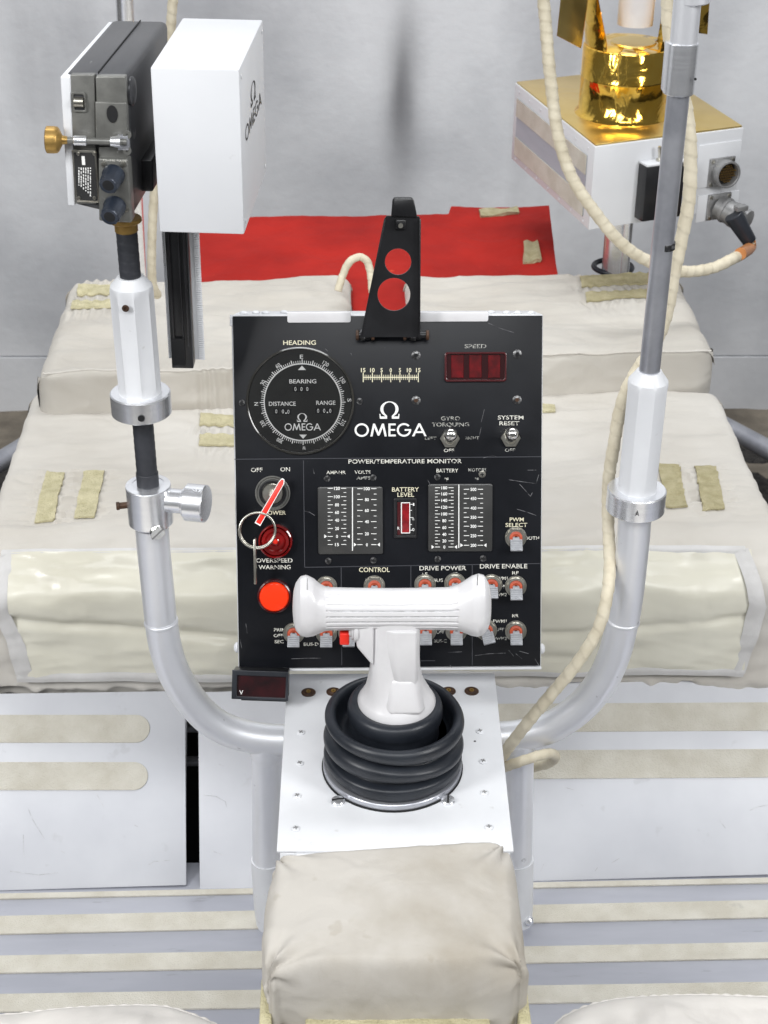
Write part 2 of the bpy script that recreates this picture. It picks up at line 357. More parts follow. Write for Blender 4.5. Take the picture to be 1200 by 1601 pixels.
# ------------------------------------------------------------ floor: hook tape strips
floor_o = bpy.data.objects['floor']
def fstrip(yl0, yl1, yr0, yr1):
    a, b, c, d = onz(0, yl0, Z0), onz(0, yl1, Z0), onz(1200, yr1, Z0), onz(1200, yr0, Z0)
    def ext(p, q, k): return p+(q-p)*k
    a, d = ext(a, d, -.5), ext(a, d, 1.5); b, c = ext(b, c, -.5), ext(b, c, 1.5)
    lo = [(p.x, p.y, Z0+.0002) for p in (a, b, c, d)]; hi = [(p.x, p.y, Z0+.0022) for p in (a, b, c, d)]
    MB().hexa(lo, hi).build('hook_tape_strip', velcropale, floor_o)
for q in ((1434, 1462, 1409, 1436), (1496, 1523, 1475, 1500), (1556, 1584, 1537, 1564)): fstrip(*q)
for q in ((1399, 1407, 1374, 1382),): fstrip(*q)
fr_z = Z0
# ------------------------------------------------------------ sloping toe boards
tb0 = onz(0, 1392, Z0); tb1 = onz(1200, 1370, Z0)
tq = V((0, .157, .16)); TF = Fr(onz(600, 1384, Z0), tb1-tb0, tq)
def plate(name, label, corners, th=.004, inset=.0):
    t = thing(name, label, 'panel', TF.m)
    p = [TF.uv(x, y) for x, y in corners]
    MB().prism([(q.x, q.y) for q in p], -th-inset, -inset, bev=.0011).build('sheet', platewhite, t); return t
def slot(t, x0, x1, y0, y1, roundleft=False, dy=0, inset=0):
    a = TF.uv(x0, (y0+y1)/2); b = TF.uv(x1, (y0+y1)/2+dy); h = TF.px(x1, y1)*(y1-y0)*1.25
    ang = atan2(b.y-a.y, b.x-a.x); L = (b-a).length
    poly = stadium(0, L, 0, h, left=roundleft)
    MB().mesh(flat2d([poly], .0022, .0004)).build('hook_tape_strip', velcropale, t, Tm((a.x, a.y, .0004-inset)) @ Rz(ang))
lp = plate('toe_board', 'white painted toe board on the left with two round-ended cream tape strips', [(-120, 1396), (291, 1384), (289, 1080), (-120, 1086)])
slot(lp, -110, 234, 1122, 1157, inset=0); slot(lp, -110, 231, 1196, 1231)
# folded right edge of the plate
e0, e1 = TF.uv(291, 1384), TF.uv(289, 1080)
MB().box(((e0.x+e1.x)/2-.002, (e0.y+e1.y)/2, -.012), (.003, abs(e1.y-e0.y)-.004, .015)).build('folded_edge', platewhite, lp)
mp_ = plate('toe_board', 'plain white toe board between the left striped board and the control pedestal', [(312, 1399), (612, 1392), (612, 1074), (309, 1082)])
rp = plate('toe_board', 'wide white toe board on the right with two full width cream strips', [(618, 1384), (1330, 1364), (1330, 1060), (618, 1068)])
slot(rp, 640, 1330, 1106, 1141, dy=-4); slot(rp, 640, 1330, 1179, 1214, dy=-4)
ch = thing('chassis', 'dark chassis framework seen through the gap between two toe boards', 'chassis')
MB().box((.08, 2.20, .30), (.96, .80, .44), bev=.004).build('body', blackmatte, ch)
for z, y in ((.455, 1.665), (.49, 1.69), (.525, 1.715)):
    MB().box((-.13, y+.045, z), (.5, .012, .008), bev=.001).build('cross_rail', greytube, ch)
q = onz(303, 1165, .53)
MB().box((q.x+.004, q.y+.055, .552), (.05, .02, .010), M.Identity(4)).build('bracket', platewhite, ch)
def scuffs(fr, parent, lines, w, m, name='scuff_marks', h=.00025):
    b = MB()
    for pts in lines:
        for (x0, y0), (x1, y1) in zip(pts, pts[1:]):
            a, c = fr.uv(x0, y0, h), fr.uv(x1, y1, h); d = (c-a).normalized(); n = V((-d.y, d.x, 0))*w/2
            b.bm.faces.new([b.bm.verts.new(p) for p in (a-n, c-n*.6, c+n*.6, a+n)])
    stuff(b.build(name, m, parent, flat=True))
scuff_m = mat('grey_scuff', (.40, .40, .41), .7, col2=(.60, .60, .62), nscale=120, lo=.42, hi=.6)
scuffs(TF, lp, [((44, 1265), (50, 1280), (58, 1294), (69, 1311)), ((36, 1305), (37, 1340)), ((96, 1331), (101, 1334)), ((150, 1240), (162, 1262)), ((210, 1290), (216, 1293)), ((15, 1362), (60, 1368), (92, 1364)), ((232, 1352), (240, 1347), (266, 1345))], .0007, scuff_m)
scuffs(TF, mp_, [((318, 1243), (337, 1245), (352, 1253), (354, 1262)), ((342, 1195), (350, 1198)), ((330, 1330), (352, 1338))], .0006, scuff_m)
scuffs(TF, rp, [((1172, 1267), (1186, 1261), (1204, 1258)), ((1125, 1283), (1134, 1295)), ((1066, 1340), (1070, 1343)), ((956, 1349), (968, 1342)), ((845, 1362), (850, 1350)), ((930, 1362), (934, 1356)), ((880, 1230), (900, 1236))], .0007, scuff_m)
FF = Fr(onz(600, 1480, Z0), V((1, 0, 0)), V((0, 1, 0)))
scuffs(FF, floor_o, [((970, 1407), (978, 1406), (980, 1408)), ((1127, 1446), (1134, 1440)), ((1162, 1434), (1172, 1431)), ((925, 1440), (927, 1446)), ((1078, 1465), (1079, 1478)), ((118, 1462), (136, 1480)), ((252, 1474), (258, 1475)), ((250, 1456), (268, 1455)), ((20, 1420), (9, 1428)), ((1180, 1407), (1190, 1406))], .0009, scuff_m, h=.0026)
# ------------------------------------------------------------ padded covers over the chassis
PATCH = []
def patch(quad, z):
    c = [onz(x, y, z) for x, y in quad]; m = (c[0]+c[1]+c[2]+c[3])/4
    PATCH.append((m.x, m.y, abs(c[1].x-c[0].x)/2, abs(c[0].y-c[3].y)/2))
def fold(p):
    w_ = fbm((p[1], p[0], p[2]+4), 6, 2)*.05
    f = .62*fbm(p, 5, 3) + .75*ridge((p[0]*.55+w_, p[1]*1.5+w_, p[2]*1.5), 8) + .40*fbm((p[0]*.45, p[1]*1.6, p[2]), 20, 3)
    for cx, cy, hx, hy in PATCH:                     # the cloth gathers along the stitched tapes
        dx, dy = abs(p[0]-cx)-hx, abs(p[1]-cy)-hy
        if dx < .07 and dy < .07:
            lon = p[1]-cy if hy > hx else p[0]-cx; d = dx if hy > hx else dy; o = dy if hy > hx else dx
            f += .55*math.exp(-max(d, 0)/.026)*max(0, 1-max(o, 0)/.02)*sin(lon*2*pi/.0155+5*fbm((p[0], p[1], 3), 16, 2))*(min(max(d, 0)/.006, 1))
            f -= .25*math.exp(-(max(d, 0)/.012)**2)*max(0, 1-max(o, 0)/.015)
    return f
def crisp(P, d):
    """extra points beside each corner so that rounding stays within d of it"""
    Q = [P[0]]
    for a, b, c in zip(P, P[1:], P[2:]):
        for e in (a, c):
            L = (e-b).length; Q.append(b+(e-b)*min(d/L, .45))
            if e is a: Q.append(b)
    return Q+[P[-1]]
def chaikin(P, r=.3, it=3):
    for _ in range(it):
        Q = [P[0]]
        for a, b in zip(P, P[1:]): Q += [a+(b-a)*r, b+(a-b)*r]
        P = Q+[P[-1]]
    return P
def resample(P, n):
    d = [0]
    for a, b in zip(P, P[1:]): d.append(d[-1]+(b-a).length)
    out = []; j = 0
    for k in range(n+1):
        s = d[-1]*k/n
        while j < len(P)-2 and d[j+1] < s: j += 1
        f = (s-d[j])/max(d[j+1]-d[j], 1e-9); out.append(P[j]+(P[j+1]-P[j])*f)
    return out
def cover(name, m, parent, x0, x1, prof0, prof1, amp, nu=150, nv=110, endr=.02, ruffle=0, rnd=.014):
    """soft cover: profile in (Y, z) swept from x0 to x1, wrinkled along its normal"""
    rings = []
    A, B = [resample(chaikin(crisp([V((y, z)) for y, z in q_], rnd), .28, 3), nv) for q_ in (prof0, prof1)]
    for i in range(nu+1):
        u = i/nu; x = x0+(x1-x0)*u; e = min(u, 1-u)*(x1-x0); ins = endr*(1-sqrt(max(0, 1-(1-min(e/endr, 1))**2)))
        P = [a.lerp(b, u) for a, b in zip(A, B)]; R = []
        for j, p in enumerate(P):
            t = (P[min(j+1, nv)]-P[max(j-1, 0)]).normalized(); n = V((-t.y, t.x))
            f = amp*fold((x, p.x, p.y))
            if ruffle and p.y < ruffle: f += .006*sin(x*95+4*fbm((x, 0, 3), 9))*fbm((x, 0, 7), 14)*1.6
            q = p+n*(f-ins)
            R.append(V((x, q.x, q.y)))
        rings.append(R)
    return MB().loft(rings).build(name, m, parent, sharp=60)
def strip(parent, name, m, quad, z0, amp, th=.0025, nu=22, nv=16):
    c = [onz(x, y, z0) for x, y in quad]          # tl, tr, br, bl
    b = MB().grid(lambda u, v: (lambda p: V((p.x+.0013*fbm((p.y*140, p.x*140, 0), 1), p.y+.0013*fbm((p.x*140, p.y*140, 4), 1), z0+amp*fold((p.x, p.y, z0))+.0035)))(c[0].lerp(c[1], u).lerp(c[3].lerp(c[2], u), v)), nu, nv)
    bmesh.ops.recalc_face_normals(b.bm, faces=b.bm.faces)
    bmesh.ops.solidify(b.bm, geom=b.bm.faces[:], thickness=th)
    return b.build(name, m, parent)
LZ = .757; LA = .0066
lc = thing('padded_cover', 'wide beige cloth chest cover with clear vinyl front panel and grey edging', 'cover', I4)
YR = 1.705; zr = ony(600, 925, YR).z; zb = ony(600, 1068, YR).z
ytop = onz(600, 843, LZ).y
LQ = [((72, 738), (101, 739), (83, 811), (53, 811)), ((132, 738), (163, 739), (147, 811), (115, 810)), ((314, 648), (390, 649), (390, 667), (312, 667)), ((313, 682), (390, 682), (390, 699), (311, 699)),
      ((1028, 726), (1061, 725), (1074, 795), (1040, 797)), ((1086, 726), (1119, 725), (1133, 796), (1098, 797))]
for q_ in LQ: patch(q_, LZ)
prof = [(1.80, .50), (1.712, .556), (1.708, .566), (1.700, zb), (YR, zb+.02), (YR-.001, zr-.006), (YR+.006, zr+.008), (ytop, LZ), (2.18, LZ), (2.18, .50)]
cover('cloth', fabriclow, lc, -.432, .568, prof, prof, LA, nu=320, nv=210, ruffle=zb-.003)
# the vinyl window on the front and the tapes that edge it
wp = resample(chaikin([V(p) for p in ((YR-.004, ony(600, 1047, YR).z), (YR-.004, zr-.012), (YR, zr+.002), (onz(600, 853, LZ).y-.004, LZ-.008))], .2, 2), 60)
xl, xr = -.388, .515
def wpt(u, v, off, extra=0):
    i = min(int(v*60), 59); p = wp[i].lerp(wp[i+1], v*60-i); t = (wp[i+1]-wp[i]).normalized(); n = V((-t.y, t.x))
    x = xl+(xr-xl)*u; f = LA*fold((x, p.x, p.y))+off
    if extra:
        # long slack folds that sag from the left seam to the lower middle, and creases near the ridge
        zz = (p.y-wp[0].y)/(wp[-1].y-wp[0].y)
        f += -.0065*math.exp(-((zz-(.56-.55*u))/.05)**2)*(1 if u < .62 else max(0, 1-(u-.62)*6)) + .0016*fbm((x*7, zz*2.2, 5), 1)
        f += .0 - .004*math.exp(-((zz-(.36+.5*(u-.62)))/.04)**2)*min(1, max(0, u-.60)*8) + .0030*fbm((x*5, zz*3+x*4, 9), 1.4, 3)
        e = min(u, 1-u, zz*.4, 1)
        f += .0012*sin(x*60+zz*9)*max(0, 1-abs(zz-.86)/.13) + .002*min(e*20, 1)
    q = p+n*f; return V((x, q.x, q.y))
MB().grid(lambda u, v: wpt(u, v, .0095, 1), 150, 60).build('vinyl_window', vinyl, lc, sharp=80)
def edge_tape(pts, w, n=60):
    """a flat tape following points (u, v) on the window surface"""
    b = MB(); P = resample([V(p) for p in pts], n)
    hw = w/2
    def fn(a, c):
        i = min(int(a*n), n-1); p = P[i].lerp(P[i+1], a*n-i); t = (P[i+1]-P[i]).normalized()
        nrm = V((-t.y*.29/.9, t.x*.9/.29)); s = nrm.normalized()
        k = hw/(.9 if abs(s.x) > abs(s.y) else .23)
        q = p+s*k*(2*c-1)
        v = min(max(q.y, -.05), 1.05); base = wpt(q.x, min(max(v, 0), 1), .0115-.002*abs(2*c-1))
        if v > 1: base += V((0, .012, .004))*(v-1)/.05
        if v < 0: base += V((0, 0, -.012))*(-v)/.05
        return base
    b.grid(fn, n, 4); bmesh.ops.recalc_face_normals(b.bm, faces=b.bm.faces)
    b.build('edging_tape', trim, lc, sharp=80)
edge_tape([(-.012, .99), (.992, .99)], .014, 90)
edge_tape([(.0, .012), (1.0, .012)], .016, 90)
edge_tape([(.0, 1.0), (-.012, .6), (.004, .3), (.012, 0)], .022)
edge_tape([(.985, 1.0), (1.006, .6), (1.0, .3), (.99, 0)], .022)
for qd in (((72, 738), (101, 739), (83, 811), (53, 811)), ((132, 738), (163, 739), (147, 811), (115, 810))): strip(lc, 'hook_tape_patch', velcro, qd, LZ, LA)
for qd in (((314, 648), (390, 649), (390, 667), (312, 667)), ((313, 682), (390, 682), (390, 699), (311, 699)),
           ((838, 633), (867, 634), (868, 648), (838, 648))): strip(lc, 'hook_tape_patch', velcro, qd, LZ, LA)
for qd in (((1028, 726), (1061, 725), (1074, 795), (1040, 797)), ((1086, 726), (1119, 725), (1133, 796), (1098, 797))): strip(lc, 'hook_tape_patch', velcrokhaki, qd, LZ, LA)
UZ = .816
for q_ in (((122, 446), (185, 446), (182, 459), (120, 459)), ((113, 469), (185, 469), (183, 483), (110, 483)), ((906, 433), (1013, 430), (1014, 443), (909, 446)), ((915, 457), (1014, 455), (1015, 466), (917, 470))): patch(q_, UZ)
def upper(label, x0, x1, yf, yb, yb1=None, fz=fabric):
    t = thing('padded_cover', label, 'cover')
    def pr(yf, yb): return [(yf+.02, .70), (yf-.010, .735), (yf-.008, .76), (yf, UZ), (yb, UZ), (yb+.012, .72)]
    cover('cloth', fz, t, x0, x1, pr(*yf), pr(*yb), .0068, nu=190, nv=140, endr=.03); return t
def Xat(px, py): return onz(px, py, UZ).x
def seam_line(parent, a, b_, z, n=120):
    pts = [a.lerp(b_, k/n) for k in range(n+1)]
    MB().tube([V((p.x, p.y-.0005, z+.0068*fold((p.x, p.y, z)))) for p in pts], .0016, 6).build('piping', fabriclow, parent)
ul = upper('raised beige cover pad at the back left beneath the hanging rail', -.412, Xat(551, 455), (onz(60, 585, UZ).y, onz(115, 440, UZ).y), (onz(551, 570, UZ).y, onz(551, 431, UZ).y))
ur = upper('raised beige cover pad at the back right beneath the gold topped box', Xat(632, 455), .563, (onz(632, 565, UZ).y, onz(632, 430, UZ).y), (onz(1118, 545, UZ).y, onz(1060, 427, UZ).y))
seam_line(ul, onz(66, 582, UZ), onz(540, 569, UZ), UZ); seam_line(ur, onz(642, 563, UZ), onz(1112, 545, UZ), UZ)
for qd in (((122, 446), (185, 446), (182, 459), (120, 459)), ((113, 469), (185, 469), (183, 483), (110, 483))): strip(ul, 'hook_tape_patch', velcro, qd, UZ, .0068)
for qd in (((906, 433), (1013, 430), (1014, 443), (909, 446)), ((915, 457), (1014, 455), (1015, 466), (917, 470))): strip(ur, 'hook_tape_patch', velcrokhaki, qd, UZ, .0068)
# ------------------------------------------------------------ red cloth behind
rc = thing('folded_cloth', 'red cloth bag lying flat behind the beige pads with two khaki patches', 'cloth')
RZ = .797
def redtop(u, v):
    px = 296+(880-296)*u
    yb = 366-26*min(max((px-300)/90, 0), 1)**.5-4*(px-390)/310 if px < 703 else 324-2*(px-703)/152
    y = 500+(yb-500)*v
    if px > 800: px = px - 22*v*(px-800)/80
    p = onz(px, y, RZ); p.z += .004*fbm((p.x*9, p.y*9, 2), 1)
    return p
b = MB().grid(redtop, 140, 46); bmesh.ops.recalc_face_normals(b.bm, faces=b.bm.faces)
ge = [e for e in b.bm.edges if e.is_boundary]
r_ = bmesh.ops.extrude_edge_only(b.bm, edges=ge)
for v in r_['geom']:
    if isinstance(v, bmesh.types.BMVert): v.co.z -= .16
bmesh.ops.recalc_face_normals(b.bm, faces=b.bm.faces)
b.build('cloth', redcloth, rc, sharp=50)
def rstrip(quad):
    c = [onz(x, y, RZ+.004) for x, y in quad]
    b = MB().grid(lambda u, v: c[0].lerp(c[1], u).lerp(c[3].lerp(c[2], u), v)+V((0, 0, .002*sin(u*7+v*3))), 10, 5)
    bmesh.ops.recalc_face_normals(b.bm, faces=b.bm.faces); bmesh.ops.solidify(b.bm, geom=b.bm.faces[:], thickness=.006); b.build('hook_tape_patch', velcrokhaki, rc)
rstrip(((748, 327), (808, 323), (812, 331), (752, 337))); rstrip(((818, 377), (840, 376), (847, 405), (820, 409)))
# ------------------------------------------------------------ seats at the lower corners of the frame
def seat(label, outline, x_in, x_out):
    """front edge of a quilted seat: outline = pixels of its far edge on z = .62"""
    SZ = .62; t = thing('seat', label, 'seat')
    P = resample([onz(x, y, SZ) for x, y in smooth([(x, y, 0) for x, y in outline], 6) for x, y in [(x, y)]] if False else [onz(p.x, p.y, SZ) for p in smooth([(x, y, 0) for x, y in outline], 6)], 120)
    def fn(u, v):
        i = min(int(u*120), 119); p = P[i].lerp(P[i+1], u*120-i)
        back = V((p.x*.9+.1*(x_in+x_out)/2, .72, SZ+.02)); k = v**1.3
        q = p.lerp(back, k)
        q.z = SZ + .035*sqrt(min(k*5, 1))*1.0 + .010*fbm((q.x*6, q.y*5, 1), 2)*min(k*12, 1) + .004*ridge((q.x*2.0, q.y*.6, 0), 7)*min(k*10, 1)
        return q
    b = MB().grid(fn, 120, 50); bmesh.ops.recalc_face_normals(b.bm, faces=b.bm.faces)
    bmesh.ops.solidify(b.bm, geom=b.bm.faces[:], thickness=.03)
    b.build('cushion', quilt, t, sharp=60)
    s = resample(P, 260); pts = [p+V((0, .0006*sin(i*.9), .002)) for i, p in enumerate(s)]
    MB().tube(pts, .0022, 8, mod=lambda a, l: 1+.12*sin(l*620)).build('piping', quilt, t)
    MB().box(((x_in+x_out)/2, .88, SZ-.10), (abs(x_out-x_in)*.9, .3, .10), bev=.01).build('seat_base', greytube, t)
    return t
seat('pale quilted seat edge in the lower left corner', [(-420, 1600), (-200, 1596), (-60, 1592), (20, 1590), (90, 1582), (170, 1577), (250, 1577), (300, 1590), (345, 1612), (370, 1650)], -.55, -.12)
seat('pale quilted seat edge in the lower right corner', [(852, 1650), (868, 1606), (905, 1582), (960, 1567), (1040, 1561), (1120, 1560), (1200, 1563), (1300, 1566), (1500, 1575)], .22, .70)
# ------------------------------------------------------------ fenders' grey rails on the ground
def rail(label, a, b, r):
    t = tag(MB().tube([onz(*a, .12), onz(*b, .12)], r, 20).build('chassis_rail', greytube), label, 'rail'); return t
rail('grey tube low on the ground beyond the left edge of the cover', (-130, 800), (95, 664), .022)
rail('grey tube low on the ground beyond the right edge of the cover', (1110, 655), (1330, 772), .022)
# ------------------------------------------------------------ tubular handhold frame
YH = 1.47
hf = thing('handhold_frame', 'silver U shaped tube handhold frame carried on two short posts', 'frame')
up = [(237, 822), (240, 860), (244, 900), (248, 940), (251, 972)]
cl = [(251, 968), (258, 1010), (272, 1052), (296, 1092), (326, 1124), (362, 1144), (410, 1155), (470, 1157), (620, 1157), (770, 1153), (826, 1147), (868, 1133), (910, 1103), (942, 1063), (961, 1020), (972, 975), (973, 968)]
ru = [(993, 795), (990, 840), (986, 880), (981, 925), (974, 972)]
P = lambda L: [ony(x, y, YH) for x, y in L]
MB().tube(smooth(P(cl), 8), .0175, 28).build('curved_tube', alumtube, hf, sharp=60)
MB().tube(smooth(P(up), 6), .0171, 28).build('upright_sleeve', greytube if False else alumtube, hf, sharp=60)
MB().tube(smooth(P(ru), 6), .0171, 28).build('upright_sleeve', alumtube, hf, sharp=60)
for x, y, xx, yy in ((251, 969, 252, 975), (974, 967, 973, 973)):
    a = ony(x, y, YH); c = ony(xx, yy, YH); MB().tube([a, a.lerp(c, .3), a.lerp(c, .7), c], [.0172, .0182, .0182, .0174], 28).build('weld_bead', alumtube, hf, sharp=60)
for (x0, y0), (x1, y1) in (((417, 1160), (417, 1345)), ((811, 1157), (809, 1345))):
    a, c = ony(x0, y0, YH), ony(x1, y1, YH); rad = .0168
    MB().tube([a, c], rad, 26).build('post', alumtube, hf)
    MB().tube([a+V((0, 0, -.010)), a+V((0, 0, -.0175)), a+V((0, 0, -.022))], [.0168, .0188, .0170], 26).build('weld_bead', alumtube, hf, sharp=60)
    d = ony(x1+(6 if x1 < 600 else 2), y1+150, YH)
    MB().tube([c+V((0, 0, .002)), c+(d-c)*.45, d], [.0182, .0176, .012], 26).build('white_sleeve', white, hf, sharp=50)
    e = c+(d-c)*.55
MB().lathe([(0, 0), (.006, 0), (.006, .004), (.003, .007), (0, .007)], axis(ony(825, 1438, YH-.012), (.5, -.8, 0)), 16).build('rivet', alum, hf)
# ------------------------------------------------------------ control pedestal
PZ = .775
pc = [onz(449, 1053, PZ), onz(773, 1052, PZ), onz(803, 1330, PZ), onz(432, 1330, PZ)]
PO = onz(613, 1199, PZ); ex = (pc[1]-pc[0]).normalized(); ex.z = 0
PF = Fr(PO, ex, V((-ex.y, ex.x, 0)))
pd = thing('control_pedestal', 'white sheet metal pedestal box carrying the hand controller below the console', 'pedestal', PF.m)
loc = [PF.i @ p for p in pc]
fx0, fx1 = loc[3].x, loc[2].x; yfront = (PF.i @ onz(600, 1560, PZ)).y
MB().prism([(loc[3].x, loc[3].y), (loc[2].x, loc[2].y), (loc[1].x, loc[1].y), (loc[0].x, loc[0].y)], -.003, 0, bev=.0012).build('top_plate', white, pd)
MB().prism([(fx0+.018, yfront), (fx1-.018, yfront), (fx1-.018, loc[2].y), (fx1-.003, loc[2].y), (loc[1].x-.002, loc[1].y-.004), (loc[0].x+.002, loc[0].y-.004), (fx0+.003, loc[3].y), (fx0+.018, loc[3].y)], -.10, -.0032, bev=.001).build('body', white, pd)
def screw_head(r=.0046, kind='+'):
    b = MB().lathe([(r, 0), (r, .0006), (r*.75, .0014), (0, .0017)], n=20)
    return b
def pscrew(px, py, r, m=white, slots=True):
    p = PF.uv(px, py); a = random.uniform(0, pi)
    o = screw_head(r).build('screw', m, pd, Tm((p.x, p.y, 0)) @ Rz(a))
    c = MB().box((0, 0, .0017), (r*1.1, r*.24, .0008)).box((0, 0, .00172), (r*.24, r*1.1, .0008)).build('screw_slot', blackprint if m is not white else greyconn, o)
for x, y in ((470, 1146), (468, 1194), (464, 1245), (462, 1296), (750, 1144), (755, 1191), (757, 1240), (764, 1294)): pscrew(x, y, .0042)
for x, y in ((482, 1083), (521, 1082), (701, 1081), (737, 1081)):
    p = PF.uv(x, y)
    o = MB().lathe([(.0075, 0), (.0075, .0008), (.006, .0014), (.0042, .0010), (.0036, .0016), (0, .0016)], n=28).build('rosette', brown, pd, Tm((p.x, p.y, 0)))
    MB().lathe([(.0024, .0016), (.0024, .0024), (.0012, .0024), (.0010, .0010), (0, .0010)], n=16).build('rosette_centre', brass, o)
for x, y, a in ((528, 1254, .2), (700, 1253, 1.5)):
    p = PF.uv(x, y)
    o = MB().lathe([(.0068, 0), (.0070, .0016), (.006, .003), (0, .0038)], n=28).build('slotted_screw', alum, pd, Tm((p.x, p.y, 0)) @ Rz(a))
    MB().box((0, 0, .0036), (.0115, .0014, .0012)).build('screw_slot', blackmatte, o)
p = PF.uv(742, 1159); MB().lathe([(.0012, 0), (.0012, .0003), (0, .0003)], n=10).build('pin_hole', blackprint, pd, Tm((p.x, p.y, 0)))
# ------------------------------------------------------------ hand controller
hc = thing('hand_controller', 'white T handle hand controller rising from a ribbed black rubber boot', 'hand controller', PF.m)
hx = .0
MB().lathe([(.0, .0), (.0672, .0), (.0680, .0008), (.0680, .0070), (.0672, .0077), (.060, .0077)], n=72).build('clamp_ring', greytube, hc)
MB().lathe([(.0690, 0), (.0692, .0018), (.0672, .0020)], n=72).build('gasket', blackmatte, hc)
prof = smooth([(.0645, .0085, 0), (.0664, .012, 0), (.0668, .017, 0), (.0650, .0205, 0), (.0580, .0225, 0), (.0585, .0255, 0), (.0645, .0275, 0), (.0672, .0325, 0), (.0668, .0385, 0), (.0625, .0425, 0), (.0575, .0445, 0),
               (.0590, .0480, 0), (.0640, .0505, 0), (.0672, .0560, 0), (.0672, .0620, 0), (.0640, .0660, 0), (.0600, .0660, 0), (.0570, .0620, 0), (.0555, .0540, 0), (.0530, .0460, 0), (.0480, .0430, 0), (.0435, .0470, 0),
               (.0435, .0560, 0), (.0458, .0640, 0), (.0462, .0720, 0), (.0445, .0765, 0), (.0405, .0785, 0), (.036, .0775, 0)], 5)
bo = MB()
rings = []
for q in prof:
    z = q.y; k = z/.07
    rings.append([V((q.x*cos(a)*(1+.012*sin(2*a+z*60))+.0015*k, q.x*sin(a)*(1+.010*sin(3*a+z*90))+.001*k, z + (.0045*cos(a+2.6)+.0012*sin(2*a+z*150))*sin(min(k, 1)*pi))) for a in [2*pi*i/96 for i in range(96)]])
bo.loft(rings, caps=False).build('boot', rubber, hc, sharp=70)
MB().lathe([(.052, .0445), (.0, .0445)], n=40).build('boot_floor', blackmatte, hc)
MB().box((0, -.0668, .032), (.0008, .0022, .052)).build('mould_line', rubber, hc) if False else None
# handle: base flange, stem, side boss and T grip
def sect(cx, cy, hw, hd, z, e, n=40, chx=0):
    r = []
    for i in range(n):
        a = 2*pi*i/n+pi/n; c, s = cos(a), sin(a)
        r.append(V((cx+hw*math.copysign(abs(c)**(2/e), c), cy+hd*math.copysign(abs(s)**(2/e), s), z)))
    return r
def hp(px, py, y=0.0):             # pixel -> x, z in the vertical plane through the boot's axis
    q = PF.i @ (lambda r: CP + r*((PF.m @ V((0, y, 0)) - CP).dot(PF.y)/r.dot(PF.y)))(ray(px, py)); return q.x, q.z
stem = [sect(.003, .002, .0372, .0372, .0765, 2), sect(.003, .002, .0375, .0375, .0800, 2), sect(.003, .002, .0345, .034, .0850, 2), sect(.003, .002, .0305, .029, .0920, 2.2), sect(.0015, .002, .0265, .0250, .1020, 2.6),
        sect(.001, .002, .0238, .0215, .1160, 3.4), sect(.001, .002, .0228, .0200, .1330, 4), sect(.001, .002, .0225, .0195, .150, 4.2), sect(.001, .002, .0225, .0195, .176, 4.2), sect(.001, .002, .020, .0175, .184, 4)]
sb = MB().loft(stem)
# raised rib down the front face of the stem and the wedge at its foot
sb.hexa([(-.012, -.0160, .172), (.021, -.0160, .172), (.0225, -.0160, .112), (-.006, -.0160, .112)], [(-.002, -.0205, .172), (.0185, -.0205, .172), (.0195, -.0215, .112), (.004, -.0215, .112)], bev=.0014)
sb.hexa([(-.010, -.014, .119), (.0235, -.014, .119), (.031, -.022, .0850), (-.014, -.022, .0850)], [(.003, -.0215, .119), (.017, -.0215, .119), (.025, -.0325, .0862), (-.004, -.0325, .0862)], bev=.004, seg=3)
# shoulder that carries the side boss
sb.hexa([(-.020, -.017, .130), (-.020, .017, .130), (-.020, .017, .183), (-.020, -.017, .183)], [(-.036, -.013, .150), (-.036, .013, .150), (-.036, .013, .181), (-.036, -.013, .181)], bev=.003, seg=3)
sb.build('stem', whiteplast, hc, sharp=45)
bz = .166
MB().cyl((-.034, 0, bz), (-.0385, 0, bz), .0155, 32, bev=.001).cyl((-.0384, 0, bz), (-.0405, 0, bz), .0135, 32, bev=.0006).cyl((-.0404, 0, bz), (-.043, 0, bz), .0105, 32, bev=.0006).build('side_boss', whiteplast, hc)
MB().box((-.0470, -.004, bz-.009), (.009, .012, .013), bev=.0015, seg=3).build('trigger', redtag, hc)
MB().lathe([(.0045, 0), (.0045, .003), (.003, .004), (0, .004)], axis((.0235, -.002, .1745), (1, 0, 0)), 12).build('grip_screw', whiteplast, hc)
xa, za = hp(457, 942); xb, zb_ = hp(768, 936); gz = hp(612, 951)[1]
print('grip', xa, xb, gz)
L = (xb-xa)/2; gx = (xa+xb)/2
# stations along the grip: fraction, up, down, depth (metres)
ST = [(-1.0, .004, .004, .004), (-.994, .0150, .0130, .010), (-.975, .0250, .0215, .016), (-.92, .0325, .0270, .0215), (-.86, .0338, .0282, .0232), (-.79, .0300, .0268, .0226), (-.73, .0242, .0240, .0208), (-.68, .0212, .0218, .0196), (-.62, .0198, .0210, .0192),
      (-.3, .0190, .0205, .0190), (0, .0187, .0205, .0190), (.3, .0189, .0205, .0190), (.58, .0196, .0208, .0192), (.66, .0225, .0214, .0196), (.73, .0275, .0238, .0208), (.80, .0325, .0268, .0224), (.865, .0350, .0282, .0230), (.925, .0335, .0266, .0214), (.975, .0245, .0210, .016), (.994, .0140, .0125, .010), (1.0, .004, .004, .004)]
def station(f):
    for a, c in zip(ST, ST[1:]):
        if a[0] <= f <= c[0]:
            k = (f-a[0])/(c[0]-a[0]); k = k*k*(3-2*k) if c[0]-a[0] > .2 else k; return [a[i]+(c[i]-a[i])*k for i in range(1, 4)]
rg = []; N = 176; fr_ = sorted(set([-1+i/60 for i in range(121)]+[-.992, .993, -.998, .998, -.664, -.655, .664, .655, .72]))
